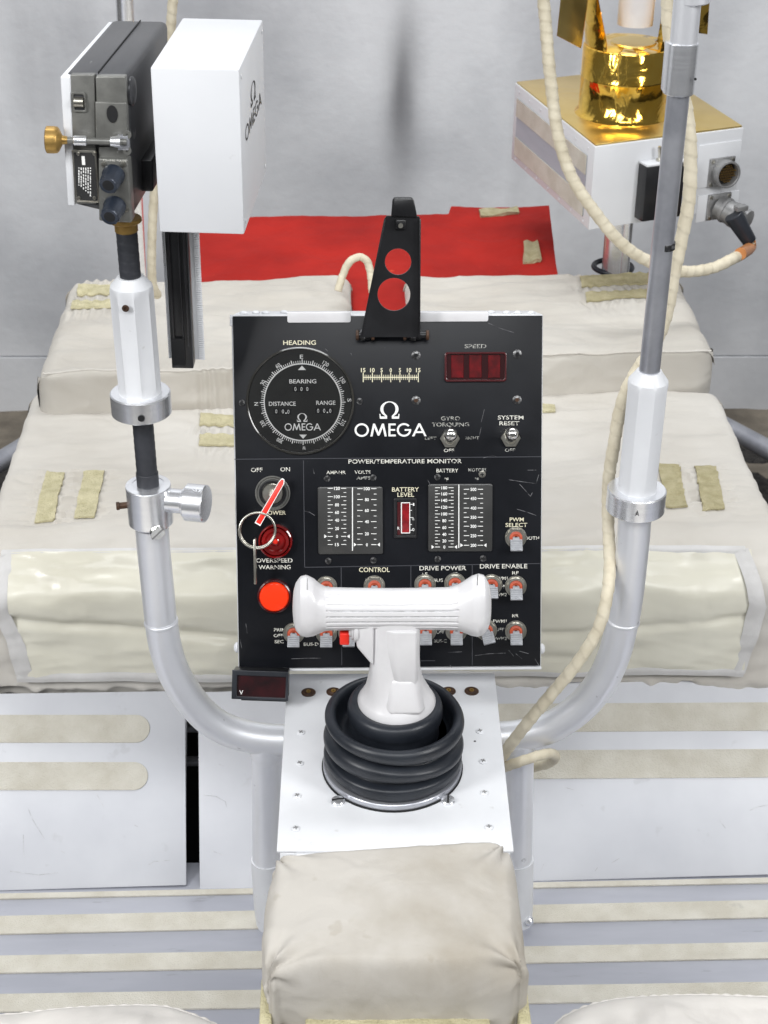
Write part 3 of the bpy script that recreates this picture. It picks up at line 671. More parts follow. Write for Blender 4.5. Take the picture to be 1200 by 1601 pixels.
for f in fr_:
    u_, d_, w_ = station(f); r = []
    gro = 1 if -.655 <= f <= .66 else 0
    for i in range(N):
        a = 2*pi*i/N; s, c = sin(a), cos(a)           # a = 0 faces the seat (-y), pi/2 is up
        rr = 1.0
        if gro:
            deg = math.degrees(a) % 360
            if deg > 180: deg -= 360
            ph = (deg+78)/17.0
            if -78 <= deg <= 78:
                k = abs(ph-round(ph)); depth = .115 if deg < 34 else .030
                rr = 1-depth*max(0, 1-k/.17)
        yy = -c*w_*rr; zz = s*(u_ if s > 0 else d_)*rr
        r.append(V((gx+f*L, yy, gz+zz)))
    rg.append(r)
MB().loft(rg).build('grip', whiteplast, hc, sharp=28)
gl = MB()
for dg_ in (-10, 7, 24, 41):
    a = radians(dg_); c, s_ = cos(a), sin(a)
    gl.tube([V((gx+f*L, -c*.0190*.925, gz+s_*(.0190 if s_ > 0 else .0204)*.925)) for f in [-.63+1.27*k/12 for k in range(13)]], .00075, 6)
stuff(gl.build('groove_grime', scuff_m, hc))
for s, px, py in ((-1, 480, 912), (1, 746, 905)):
    x, z = hp(px, py, -.021); MB().box((x, -.0222, z), (.0007, .002, .011)).build('parting_line', greyconn, hc)
# ------------------------------------------------------------ arm rest pad
AP = thing('armrest_pad', 'soiled beige cloth armrest cushion with tucked corners and yellow tape underneath', 'cushion', PF.m)
pb = (PF.i @ onz(612, 1362, PZ+.012)).y; pf = (PF.i @ onz(612, 1574, PZ+.012)).y
pcx = (PF.i @ onz(614, 1450, PZ+.02)).x; hw = .1085; hy = (pb-pf)/2; cy = (pb+pf)/2; hz = .042
def cushion(h, r, n, dispf):
    b = MB()
    for ax in range(3):
        for sg in (-1, 1):
            def fn(u, v, ax=ax, sg=sg):
                p = [0, 0, 0]; p[ax] = sg; p[(ax+1) % 3] = 2*u-1; p[(ax+2) % 3] = 2*v-1
                q = V((p[0]*h[0], p[1]*h[1], p[2]*h[2])); inn = V([max(-(h[i]-r[i]), min(h[i]-r[i], q[i])) for i in range(3)])
                d = V([(q[i]-inn[i])/r[i] for i in range(3)])
                nn = d.normalized() if d.length > 1e-6 else V((0, 0, 1))
                if d.length > 1: d = nn
                q = inn+V([d[i]*r[i] for i in range(3)])
                return dispf(q, V((nn.x/r[0], nn.y/r[1], nn.z/r[2])).normalized())
            dims = [h[(ax+1) % 3], h[(ax+2) % 3]]
            b.grid(fn, max(6, int(n*dims[0]/max(h))), max(6, int(n*dims[1]/max(h))))
    bmesh.ops.remove_doubles(b.bm, verts=b.bm.verts, dist=1e-5); bmesh.ops.recalc_face_normals(b.bm, faces=b.bm.faces); return b
def padf(q, n):
    x, y = q.x/hw, q.y/hy
    w_ = .02*fbm((q.y, q.x, 2), 20, 2)
    d = .0011*fbm((q.x, q.y, q.z), 14, 4)+.0011*ridge((q.x+w_, q.y*.7+w_, q.z), 19)
    # puckers running in from the four corners
    for sx in (-1, 1):
        for sy in (-1, 1):
            dx, dy = (x-sx*.97)*hw, (y-sy*.95)*hy; r = sqrt(dx*dx+dy*dy)
            ang = atan2(dy, dx); d += -.0050*math.exp(-(r/.026)**2) + .0036*cos(ang*9+sx)*math.exp(-(r/.050)**2)*min(r/.012, 1)
    q = q+n*d
    if n.z > -.3: q.z += .005*(1-x*x)*(1-y*y)*(1 if q.z > 0 else .2)
    q.x *= 1+.014*(-y) + .010*max(0, y)**3
    q.y += .020*(x*.5-.3)*max(0, y)**2 - (.006)*(1-x*x)*0
    # the near end turns down over the front of the arm rest
    if q.y < -hy*.82: q.z -= .012*((-q.y/hy-.82)/.18)**2
    return V((q.x+pcx, q.y+cy, q.z+.052-hz))
cushion((hw, hy, hz), (.014, .016, .022), 120, padf).build('cushion', padcloth, AP, sharp=75)
rt = MB()
for sx in (-1, 1):                         # gathered seams at the two near corners
    q = [V((pcx+sx*(hw-.008+.004*sin(k*.9)), pf+.010+.0045*k, .006+.0065*min(k, 4))) for k in range(7)]
    rt.tube(smooth(q, 5), .0022, 8, mod=lambda a, l: 1+.4*sin(l*600))
rt.build('gathered_seam', padcloth, AP)
MB().box((pcx+.002, pf-.010, -.022), (.150, .030, .040), bev=.002).build('hook_tape_strip', velcro, AP)
for sx in (-1, 1): MB().box((pcx+sx*(hw-.003), pf+.010, -.020), (.010, .075, .036), bev=.002).build('hook_tape_strip', velcro, AP)
# ------------------------------------------------------------ control console
TL, TR_, BL, BR = at(362, 493, 1.672), at(848, 493, 1.672), at(375, 1046, 1.729), at(845, 1042, 1.729)
KF = Fr(ony(605, 770, ((TL+TR_+BL+BR)/4).y), (TR_-TL)+(BR-BL), (TL+TR_)-(BL+BR))
ctr = (TL+TR_+BL+BR)/4; KF = Fr(ctr + KF.z*0, KF.x, KF.y)
co = thing('control_console', 'black instrument console in a white box with heading dial meters and toggle switches', 'control panel', KF.m)
K = lambda x, y, h=0: KF.uv(x, y, h)
kp = K(610, 770) and KF.px(610, 770)
def quad(c, h=0): return [(lambda q: (q.x, q.y))(K(x, y, h)) for x, y in c]
qo = quad([(372, 1047), (846, 1043.5), (849, 491.5), (361, 492.5)]); qi = quad([(373.5, 1045), (844.5, 1041), (847.5, 493.5), (363.5, 494.5)])
MB().prism(qo, -.105, -.0022, bev=.0015).build('housing', whitebox, co)
MB().prism(qi, -.002, 0, bev=.0005).build('face_plate', black, co)
# folded sheet-metal lips round the face
def lip(c, h0=-.004, h1=.0006): return MB().prism(quad(c), h0, h1, bev=.0004)
lip([(359, 510), (362.5, 510), (362.5, 492), (359, 492)]).build('edge_lip', white, co)
lip([(375, 1049.5), (846, 1046.5), (846, 1042.5), (375, 1046)]).build('edge_lip', white, co)
def tabpoly(x0, y0, x1, y1, r):
    a = K(x0, y1); b_ = K(x1, y0); return rrect(a.x, a.y, b_.x, b_.y, r)
for x0, x1, y1 in ((449, 548, 504.5), (655, 763, 503)): MB().prism(tabpoly(x0, 487, x1, y1, .002), -.001, .0014, bev=.0005).build('mounting_tab', whiteplast, co)
for x, y, h in ((378, 488.5, -.02), (396, 487.5, -.03), (412, 488, -.024), (440, 486.5, -.04), (772, 486, -.04), (795, 487.5, -.03), (812, 488, -.025), (833, 489, -.02)):
    q = K(x, 492.0, 0); T = Tm((q.x, q.y+.0004, h)) @ Rx(-pi/2)
    MB().lathe([(.0042, 0), (.0042, .0010), (.002, .0026), (0, .0028)], T, 14).build('rivet', white, co)
for x, y, sgn in ((368, 1018, -1), (849, 1020, 1)):
    q = K(x, y); MB().lathe([(.0055, 0), (.0055, .002), (.003, .004), (0, .0042)], axis((q.x-sgn*.001, q.y, -.016), (sgn, 0, 0)), 16).build('side_bolt', white, co)
TXT = {'w': MB(), 'c': MB(), 'x': MB(), 'f': MB()}
TM = {'w': whiteprint, 'c': cream, 'x': worn, 'f': faint}
def text(t, x, y, hpx, wpx=None, kind='x', rot=0, h=.0003, bold=.008):
    q = K(x, y, h); s = KF.px(x, y)
    me = textmesh(t, hpx*s*1.06, wpx*s if wpx else None, bold); me.materials.append(TM[kind])
    put('lettering', me, co, Tm((q.x, q.y, q.z)) @ Rz(rot))
def bar(kind, x0, y0, x1, y1, wpx, h=.0003):
    a, c = K(x0, y0, h), K(x1, y1, h); s = KF.px(x0, y0)*wpx/2; d = (c-a).normalized(); n = V((-d.y, d.x, 0))*s
    bm = TXT[kind].bm if isinstance(kind, str) else kind.bm
    vs = [bm.verts.new(p) for p in (a-n, c-n, c+n, a+n)]; bm.faces.new(vs)
def tri(kind, pts, h=.0003):
    bm = TXT[kind].bm if isinstance(kind, str) else kind.bm
    f = bm.faces.new([bm.verts.new(K(x, y, h)) for x, y in pts]); f.normal_update()
    if f.normal.z < 0: f.normal_flip()
# engraved division lines
sl = MB()
for x0, y0, x1, y1 in ((366, 718, 846, 714), (474, 720, 476, 887), (476, 887, 845, 881), (533, 887, 534, 1040), (642, 884, 642, 1040), (738, 883, 738, 1040), (640, 1033, 680, 1033)): bar(sl, x0, y0, x1, y1, 1.2, .0002)
sl = stuff(sl.build('engraved_lines', seam, co, flat=True))
# scratches
scr = MB()
for pts in (((763, 505), (778, 512), (790, 516), (803, 520)), ((795, 750), (815, 753), (837, 756)), ((812, 757), (822, 768), (829, 776)), ((829, 776), (832, 770)), ((842, 742), (838, 756)), ((808, 796), (825, 801), (838, 806)), ((476, 799), (484, 801), (492, 806)),
            ((489, 732), (491, 741)), ((742, 1025), (765, 1022), (790, 1021)), ((795, 1017), (803, 1026)), ((806, 1022), (816, 1030)), ((812, 1018), (826, 1022)), ((824, 735), (838, 735)), ((455, 1030), (480, 1029), (502, 1029)), ((700, 1020), (722, 1019)), ((755, 716), (770, 712), (776, 714)),
            ((668, 750), (672, 757)), ((508, 545), (512, 549)), ((548, 552), (550, 556)), ((703, 1040), (708, 1046)), ((375, 1000), (378, 1015)), ((384, 975), (386, 990)), ((836, 1030), (842, 1040)), ((752, 660), (757, 640)), ((747, 690), (752, 668))):
    for a, c in zip(pts, pts[1:]): bar(scr, *a, *c, .55 if pts[0][0] > 740 and pts[0][1] < 720 else .75, .00025)
stuff(scr.build('scratches', scratch_m, co, flat=True))
# ---- heading dial
DC = K(469, 627); DR = KF.px(469, 627)*84.5
MB().lathe([(DR, 0), (DR, .0024), (DR-.0012, .0036), (DR-.0022, .0030), (DR-.0026, .0006), (0, .0006)], Tm(DC), 96).build('heading_dial', clearedge, co)
hd = co.children[-1] if False else [o for o in COL.objects if o.name.startswith('heading_dial')][0]
MB().lathe([(DR-.0030, 0), (DR-.0030, .0009), (0, .0009)], Tm(DC), 96).build('dial_face', dialface, hd)
DX, DY, H = 472.8, 629, .0012
dc = K(DX, DY, H); s = KF.px(DX, DY)
sm_ = MB(); sm_.mesh(flat2d([circ(0, 0, 61.0*s, 120), circ(0, 0, 59.2*s, 120)], 0), Tm(dc))
for k in range(120):
    a = radians(3*k+.0); big = k % 10 == 0; mid = k % 5 == 0
    r0_, r1_ = 60.5*s, (67.0 if mid else 65)*s; d = V((cos(a), sin(a), 0)); n = V((-sin(a), cos(a), 0))*s*(.75 if mid else .5)
    sm_.bm.faces.new([sm_.bm.verts.new(dc+p) for p in (d*r0_-n, d*r1_-n, d*r1_+n, d*r0_+n)])
for t, deg, x, y, kk in (('E', 0, 471, 557.5, 1), ('S', 90, 546, 625.5, 0), ('W', 180, 475, 700.5, 1), ('N', 270, 400, 631.5, 1), ('120', 30, 509, 568.5, 0), ('150', 60, 535.5, 594.5, 0), ('210', 120, 536, 661, 0), ('240', 150, 512, 687, 0),
                     ('300', 210, 437, 689, 1), ('330', 240, 410.5, 662.5, 1), ('30', 300, 410.5, 598, 1), ('60', 330, 434, 571.5, 1)):
    q = K(x, y, H); sm_.mesh(textmesh(t, 6.4*s, (5 if len(t) == 1 else 7.5 if len(t) == 2 else 10)*s, .01), Tm(q) @ Rz(-radians(deg)))
def dt(t, x, y, h, w, hh=H, bold=.01): sm_.mesh(textmesh(t, h*s, w*s, bold), Tm(K(x, y, hh)))
dt('BEARING', 473, 596, 6.6, 42); dt('DISTANCE', 441, 631, 6.6, 42); dt('RANGE', 509, 629.5, 6.6, 30)
f = lambda pts: (lambda F_: F_.normal_flip() if (F_.normal_update() or F_.normal.z < 0) else None)(sm_.bm.faces.new([sm_.bm.verts.new(K(x, y, H)) for x, y in pts]))
f(((471.8, 571.5), (465.5, 578.5), (478, 578.5))); f(((473.5, 686), (467.5, 679.5), (479.5, 679.5)))
omega(sm_, Tm(K(472, 653, H)), 16.5*s, 13.5*s); logo(sm_, Tm(K(473, 667.5, H)), 57*s, 11*s)
sm_.build('dial_markings', whiteprint, hd, flat=True)
dg = MB()
for x, y, t in ((461.5, 608, '0'), (471, 608, '0'), (480, 608, '0'), (431.5, 643, '0'), (442, 643, '0'), (450.5, 643.5, '0'), (497, 642, '0'), (506.5, 642, '0'), (516, 642, '0')):
    q = K(x, y, .0012); MB().box((0, 0, 0), (8.6*s, 9.5*s, .0006), bev=.0002, seg=1).build('digit_drum', blackmatte, hd, Tm(q))
    dg.mesh(textmesh(t, 6.4*s, 3.0*s, .0), Tm(K(x, y, .0017)))
for x, y in ((446.8, 645.8), (511.5, 644.8)): dg.mesh(flat2d([circ(0, 0, 1.2*s, 10)], 0), Tm(K(x, y, .0018)))
dg.build('dial_digits', whiteprint, hd, flat=True)
MB().lathe([(DR-.0026, .0030), (0, .0034)], Tm(DC), 64).build('dial_glass', glassm, hd)
# ---- printed words of the face
text('HEADING', 468, 535.5, 6.8, 51, 'c')
for i, t in enumerate(('15', '10', '5', '0', '5', '10', '15')):
    x = 567.5+14.35*i; text(t, x, 578.5, 6.2, 3.4 if len(t) == 1 else 7, 'c', bold=.018); bar('c', x, 582.5, x, 597.5, 1.3)
for i in range(1, 30):
    if i % 5: bar('c', 567.5+2.87*i, 586, 567.5+2.87*i, 594, .8)
bar('c', 567, 590, 654, 590, 1.6)
q = K(608.5, 641.5, .0003); omega(TXT['w'], Tm(q), 31*kp, 27*kp); logo(TXT['w'], Tm(K(610.3, 672.2, .0003)), 112*kp, 20*kp)
for t, x, y, h, w, k in (('SPEED', 743, 541, 6, 34, 'f'), ('GYRO', 704, 654, 6, 30, 'f'), ('TORQUING', 704, 663.5, 6, 58, 'f'), ('SYSTEM', 798, 652.5, 6, 40, 'x'), ('RESET', 796, 661.5, 6, 31, 'x'), ('LEFT', 673, 685, 4.5, 18, 'f'), ('RIGHT', 738, 684.5, 4.5, 21, 'f'),
                         ('OFF', 701.5, 704, 5, 16, 'x'), ('OFF', 797, 703.5, 5, 16, 'f'), ('POWER/TEMPERATURE MONITOR', 633, 721, 6.4, 177, 'x'), ('OFF', 401, 734.5, 6.4, 18, 'x'), ('ON', 445.5, 733.5, 6.4, 15, 'x'), ('POWER', 430, 801.5, 6.2, 33, 'c'),
                         ('OVERSPEED', 428.5, 876, 6.4, 57, 'x'), ('WARNING', 429, 886.5, 6.4, 50, 'x'), ('AMP-HR', 525, 738.5, 5, 30, 'x'), ('VOLTS', 566.5, 738, 5, 25, 'x'), ('AMPS', 568, 747, 5, 22, 'f'), ('BATTERY', 699, 735.5, 5.6, 34, 'x'), ('MOTORS', 746, 734.5, 5, 28, 'f'),
                         ('°F', 697.5, 749.5, 5, 7, 'x'), ('°F', 745, 749.5, 5, 7, 'f'), ('BATTERY', 633.5, 765, 6.6, 42, 'c'), ('LEVEL', 634, 773.2, 6.6, 26, 'c'), ('PWM', 807.5, 812, 6, 22, 'c'), ('SELECT', 807, 820.5, 6, 34, 'c'), ('BOTH', 832, 841, 5, 21, 'x'),
                         ('CONTROL', 585, 890.5, 7.2, 48, 'c'), ('DRIVE POWER', 692, 888, 6.8, 73, 'x'), ('DRIVE ENABLE', 787, 885, 6.8, 74, 'x'), ('FWD', 510, 905, 5.4, 17, 'x'), ('LF', 664, 897.5, 5, 8, 'x'), ('RF', 711, 897, 5, 8, 'f'), ('BUS', 684.5, 907, 5, 15, 'x'),
                         ('RF', 805.5, 895.5, 5, 10, 'x'), ('PWM1', 783, 904, 5, 20, 'x'), ('OFF', 782, 917, 5, 16, 'x'), ('PWM2', 782, 929.5, 5, 20, 'x'), ('RR', 805.5, 962.5, 5, 10, 'x'), ('PWM1', 781, 971, 5, 21, 'x'), ('OFF', 781, 984, 5, 14, 'f'), ('PWM2', 782, 998, 5, 20, 'f'),
                         ('PRIM', 437, 984.5, 5, 18, 'x'), ('OFF', 435, 993.5, 5, 15, 'x'), ('SEC', 436, 1003, 5, 14, 'x'), ('OFF', 485, 993, 5, 14, 'x'), ('BUS-D', 486, 1007, 5, 23, 'x'), ('OFF', 688, 988, 5, 13, 'f'), ('BUS-C', 688, 1002, 5, 20, 'f')):
    text(t, x, y, h, w, k)
# ---- screws of the face
def kscrew(x, y, rpx, m, inner=None, cross=True):
    q = K(x, y); r = KF.px(x, y)*rpx
    o = MB().lathe([(r, 0), (r, .0004), (r*.86, .0009), (0, .0011)], n=24).build('screw', m, co, Tm(q) @ Rz(random.uniform(0, 3)))
    if inner: MB().lathe([(r*.42, .0008), (r*.42, .0018), (r*.2, .0018), (r*.18, .0011), (0, .0011)], n=16).build('screw_socket', inner, o)
    if cross: MB().box((0, 0, .0011), (r*1.1, r*.3, .0006)).box((0, 0, .00112), (r*.3, r*1.1, .0006)).build('screw_slot', blackmatte, o)
scm = mat('worn_black_screw', (.05, .05, .052), .35, .6, col2=(.22, .22, .22), nscale=300, lo=.5, hi=.62)
for x, y, i in ((650, 555.5, blackmet), (808.5, 553.5, blackmet), (650, 626, brown), (808, 625, brown)): kscrew(x, y, 7.2, scm, i, False)
for x, y in ((378, 630), (562, 627.5), (511, 748.5), (583, 747), (513, 877), (583.5, 876), (683.5, 746), (684, 874), (755, 873)): kscrew(x, y, 5.2, scm)
kscrew(753.5, 741.5, 5.6, nickel)
# ---- speed display
def kpoly(x0, y0, x1, y1, r=.0015): 
    a = K(x0, y1); c = K(x1, y0); return rrect(a.x, a.y, c.x, c.y, r)
fr_o = kpoly(694.5, 550, 791.5, 596.5, .003); fr_i = kpoly(698, 553, 788.5, 593.5, .002)
sd = MB().mesh(flat2d([fr_o, fr_i], .0044, .0006), Tm((0, 0, .0014))).build('speed_display', bezelred, co)
MB().prism(fr_i, .0002, .0008).build('backing', bezelred, sd)
for x0, x1 in ((705, 724.5), (733, 752.5), (762.5, 781.5)): MB().prism(kpoly(x0, 555, x1, 590.5, .0004), .0004, .0018, bev=.0003, seg=1).build('digit_window', digitred, sd)
MB().mesh(flat2d([fr_i], 0), Tm((0, 0, .0030))).build('display_window', glassm, sd)
# ---- meters
def meter(x0, y0, x1, y1, xd, cols):
    po = kpoly(x0, y0, x1, y1, .0022); o = MB().prism(po, -.0006, .0030, bev=.0008).build('meter', meterface, co)
    mk = MB(); h = .0032
    def mb(xa, ya, xb, yb, w): bar(mk, xa, ya, xb, yb, w, h)
    mb(xd, y0+1.5, xd, y1-5, 1.5)
    for xc, half, vals, ptr in cols:
        for i, (t, y) in enumerate(vals):
            q = K(xc, y, h); mk.mesh(textmesh(t, 5.0*kp, (3.0, 6.2, 9.2)[len(t)-1]*kp, .02), Tm(q))
            for sg in (-1, 1):
                a, b_ = (half-1.5, 6.2) if True else 0
                mb(xc+sg*6.6, y, xc+sg*(half), y, 1.0)
                if i+1 < len(vals): ym = (y+vals[i+1][1])/2; mb(xc+sg*(half-4.2), ym, xc+sg*half, ym, .9)
        y = ptr
        for sg in (-1, 1): tri(mk, ((xc+sg*(half+1.2), y), (xc+sg*(half+5.4), y-3), (xc+sg*(half+5.4), y+3)), h)
    mk.build('meter_scale', whiteprint, o, flat=True)
    MB().mesh(flat2d([po], 0), Tm((0, 0, .0040))).build('meter_glass', glassm, o) if False else None
meter(497.5, 760.5, 598, 866, 550.7, ((526.5, 14.5, [('120', 763.5), ('100', 776.5), ('80', 789.2), ('60', 801), ('40', 813.2), ('20', 826.2), ('0', 838.6), ('15', 851.3)], 838.6), (573.2, 15, [('100', 764), ('80', 781), ('60', 798), ('40', 815.5), ('20', 834.5), ('0', 851.5)], 851.5)))
meter(669, 756, 769.6, 861.7, 717, ((694.3, 14.5, [('180', 762.5), ('160', 772), ('140', 782.2), ('120', 793), ('100', 803.5), ('80', 814), ('60', 824.7), ('40', 835.3), ('20', 845.6), ('0', 855.2)], 855.2), (739.8, 15, [('500', 765), ('450', 779.3), ('400', 794.3), ('350', 808.7), ('300', 822.7), ('250', 837.5), ('200', 852.5)], 852.5)))
# ---- battery level
bl = MB().mesh(flat2d([kpoly(615.5, 779, 651, 841, .001), kpoly(619.5, 783, 648.5, 837, .0006)], .003, .0005), Tm((0, 0, .0008))).build('battery_gauge', blackmet, co)
MB().prism(kpoly(619.5, 783, 648.5, 837, .0006), .0001, .0006).build('backing', blackmatte, bl)
MB().prism(kpoly(621, 785, 627, 836, .0003), .0004, .0009).build('window_shade', bezelred, bl)
MB().prism(kpoly(627.5, 786, 640, 832.5, .0002), .0005, .0012).build('level_bar', digitred, bl)
mk = MB(); mk.mesh(flat2d([kpoly(626.6, 785, 640.8, 833.6, .0004), kpoly(628, 786.4, 639.6, 832.3, .0003)], 0), Tm((0, 0, .0014)))
for y in (788.5, 798, 809, 820, 829): bar(mk, 641, y, 643.5 if y in (798, 820) else 645.5, y, .9, .0014)
for t, x, y in (('1', 646.3, 788.5), ('½', 645.5, 811), ('0', 645.7, 827.8), ('R', 622.7, 825.8)): mk.mesh(textmesh(t, 4.6*kp, (2 if t == '1' else 3.4)*kp, .01), Tm(K(x, y, .0014)))
mk.build('gauge_scale', whiteprint, bl, flat=True)
# ---- lamps
def lamp(x, y, lens, label):
    q = K(x, y); r = KF.px(x, y)*27
    o = MB().lathe([(r, 0), (r, .004), (r*.97, .0065), (r*.90, .0072), (r*.86, .006), (r*.85, .002), (0, .002)], n=48).build('warning_lamp', bezelred if lens is redlens else darklens, co, Tm(q)); o['label'] = label
    if lens is redlens:
        MB().lathe([(r*.85, .0025), (r*.85, .0088), (r*.78, .0104), (r*.5, .0112), (0, .0115)], n=48).build('lens', redlens, o)
    else:
        MB().lathe([(r*.84, .003), (r*.78, .006), (r*.62, .0062), (r*.5, .0035), (r*.3, .0030), (r*.16, .0052), (0, .0058)], n=48).build('lens', darklens, o)
        MB().lathe([(r*.16, .005), (r*.12, .0064), (0, .0068)], n=20).build('bulb', redtag, o)
lamp(430.5, 845.5, darklens, 'dark unlit red lamp'); lamp(429, 931, redlens, 'bright red overspeed warning lamp')
# ---- key switch
q = K(426, 771); r = KF.px(426, 771)
ks = MB().lathe([(27.5*r, 0), (27.5*r, .0012), (26*r, .0020), (24.5*r, .0014), (24*r, .0006), (0, .0006)], n=56).build('key_switch', camgrey, co, Tm(q))
MB().lathe([(22*r, .0006), (21*r, .003), (18.5*r, .0034), (17*r, .0030), (17*r, .0008)], n=48).build('lock_ring', blackmet, ks)
MB().lathe([(16*r, .0006), (16*r, .0046), (15*r, .0054), (0, .0056)], n=40).build('lock_barrel', nickel, ks)
MB().box((0, 0, .0056), (2.2*r, 12*r, .0006), M.Rotation(radians(-28), 4, 'Z')).build('keyhole', blackmatte, ks)
# ---- switches: one of each kind, then copies
def hexnut(R, h, n=6): return [(R*cos(2*pi*k/n), R*sin(2*pi*k/n)) for k in range(n)]
def copy_tree(o, parent):
    c = o.copy(); COL.objects.link(c); c.parent = parent
    for k in list(o.children): copy_tree(k, c)
    return c
def bat_switch():
    e = 15.5*kp
    o = MB().prism(hexnut(e, 0), .0001, .0030, bev=.0004, seg=1).build('toggle_switch', nickel, co)
    MB().lathe([(9.6*kp, .0028), (9.4*kp, .0052), (7.6*kp, .0056), (7.0*kp, .0036), (0, .0034)], n=28).build('bushing', nickel, o)
    MB().lathe([(5.6*kp, .0036), (0, .0040)], n=16).build('opening', blackmatte, o)
    d = V((0, .38, 1)).normalized()
    MB().lathe([(.0018, 0), (.0022, .006), (.0044, .0125), (.0060, .0165), (.0062, .0185), (.0054, .0215), (.0030, .0236), (0, .0242)], axis((0, -.0008, .0015), d) @ Sm(1.12), 26).build('lever', chrome, o)
    return o
def pad_switch(hexa=False):
    e = 17.0*kp
    b_ = MB().lathe([(e, 0), (e, .0008), (e*.97, .0011), (0, .0011)], n=36)
    if hexa: b_.prism(hexnut(e*.96, 0), .0010, .0032, bev=.0004, seg=1)
    else: b_.lathe([(e*.86, .001), (e*.86, .0024), (e*.80, .0032), (e*.62, .0034), (e*.60, .0012)], n=36)
    o = b_.build('toggle_switch', nickel, co)
    MB().lathe([(10.2*kp, .002), (10.0*kp, .0044), (6.5*kp, .0050), (3.2*kp, .0038), (0, .0036)], n=26).build('rubber_seal', orange, o)
    MB().lathe([(2.6*kp, .0038), (2.6*kp, .0046), (0, .0046)], n=12).build('seal_hole', blackmatte, o)
    # flat ribbed paddle that leans down and out of the seal
    T = Tm((0, -.0005, .0046)) @ Rx(radians(-34))
    pw = 9.6*kp
    p = MB().box((0, -.0078, 0), (pw*2, .0125, .0034), T, bev=.0007).box((0, -.001, -.0006), (pw*1.1, .006, .0026), T, bev=.0005).build('lever', paddle, o)
    rb = MB()
    for k in range(5): rb.box((0, -.0030-.0023*k, .0019), (pw*1.86, .0011, .0009), T)
    stuff(rb.build('lever_ribs', paddle, p))
    return o
bs = bat_switch(); bs.location = K(703, 685.5)
c = copy_tree(bs, co); c.location = K(798, 684.5)
ps = pad_switch(); ps.location = K(806, 916.5)
for x, y in ((806, 986.5), (713, 986.5), (510, 990), (459, 990), (768, 914), (664, 914), (711, 912), (510, 917), (545, 989)):
    c = copy_tree(ps, co); c.location = K(x, y)
ph = pad_switch(True); ph.location = K(806, 840)
for x, y in ((760, 985), (665, 986.5), (585, 916)):
    c = copy_tree(ph, co); c.location = K(x, y); c.rotation_euler.z = .25 if x > 700 else 0
TXT['w'].build('maker_lettering', whiteprint, co, flat=True); TXT['c'].build('scale_marks', cream, co, flat=True)
# ---- sun shade bracket hinged on the top edge
def kv(x, y, h): q = K(x, y, h); return q
sh_h = .016
A_ = [K(x, y, sh_h) for x, y in ((564, 524), (656, 524), (657, 345), (652, 338), (606, 338), (600, 343))]
holes = [((622, 409), 20.5), ((615.5, 460), 25.5)]
ss = sh_h; s2 = KF.px(620, 430, sh_h)
tilt = radians(7)
piv = K(610, 520, sh_h)
TS = Tm((0, piv.y, sh_h)) @ Rx(tilt) @ Tm((0, -piv.y, 0))
PS_ = Fr(KF.m @ V((0, piv.y, sh_h)), KF.m.to_3x3() @ V((1, 0, 0)), (KF.m.to_3x3() @ Rx(tilt).to_3x3()) @ V((0, 1, 0)))
sp_ = MB(); uvp = lambda L: [(q.x, q.y) for q in (PS_.uv(x, y) for x, y in L)]
rel = KF.i @ PS_.m
br = sp_.mesh(flat2d([uvp([(563, 527), (656, 527), (657.5, 345), (655, 338), (604, 337), (600, 343)])] + [uvp([(cx+rr*cos(2*pi*k/40), cy+rr*sin(2*pi*k/40)) for k in range(40)]) for (cx, cy), rr in holes], .0016, .0003)).build('shade_bracket', blackmet, co, rel)
fl = MB(); a, c = PS_.uv(656.5, 527), PS_.uv(657.5, 343)
fl.hexa([(a.x, a.y, -.001), (c.x, c.y, -.001), (c.x-.0014, c.y, -.001), (a.x-.0014, a.y, -.001)], [(a.x, a.y, .006), (c.x, c.y, .006), (c.x-.0014, c.y, .006), (a.x-.0014, a.y, .006)], bev=.0003)
a, c = PS_.uv(564, 527), PS_.uv(600.5, 343)
fl.hexa([(a.x, a.y, -.007), (c.x, c.y, -.007), (c.x+.0013, c.y, -.007), (a.x+.0013, a.y, -.007)], [(a.x, a.y, .0012), (c.x, c.y, .0012), (c.x+.0013, c.y, .0012), (a.x+.0013, a.y, .0012)], bev=.0003)
stuff(fl.build('bracket_flange', blackmet, br))
p = uvp([(611, 338), (613, 312), (616, 308), (643, 308), (647, 313), (652, 339)]); MB().prism(p[::-1], -.003, .004, bev=.0012).build('bracket_head', blackmet, br)
q = PS_.uv(626, 350); MB().box((q.x, q.y, .003), (.010, .009, .006), bev=.001).build('latch_block', blackmet, br)
MB().cyl((q.x, q.y-.001, .004), (q.x, q.y-.001, .0075), .0024, 14).build('latch_screw', nickel, br)
for x0, x1 in ((556, 582), (630, 668)):
    a, c = K(x0, 524, .010), K(x1, 524, .010)
    MB().cyl(a, c, .0034, 16).build('hinge_pin', blackmet, co)
    for k, rr in ((0.0, .0052), (.93, .0052)): 
        e = a.lerp(c, k); MB().cyl(e, e+V((.0032, 0, 0)), rr, 18, bev=.0006).build('hinge_bolt', brown, co)
    e = a.lerp(c, .42); MB().cyl(e+V((-.0022, 0, 0)), e+V((.0022, 0, 0)), .0056, 6).build('hinge_nut', scm, co)
    MB().box(((a.x+c.x)/2, a.y, .004), (.012, .010, .008), bev=.001).build('hinge_block', blackmet, co)
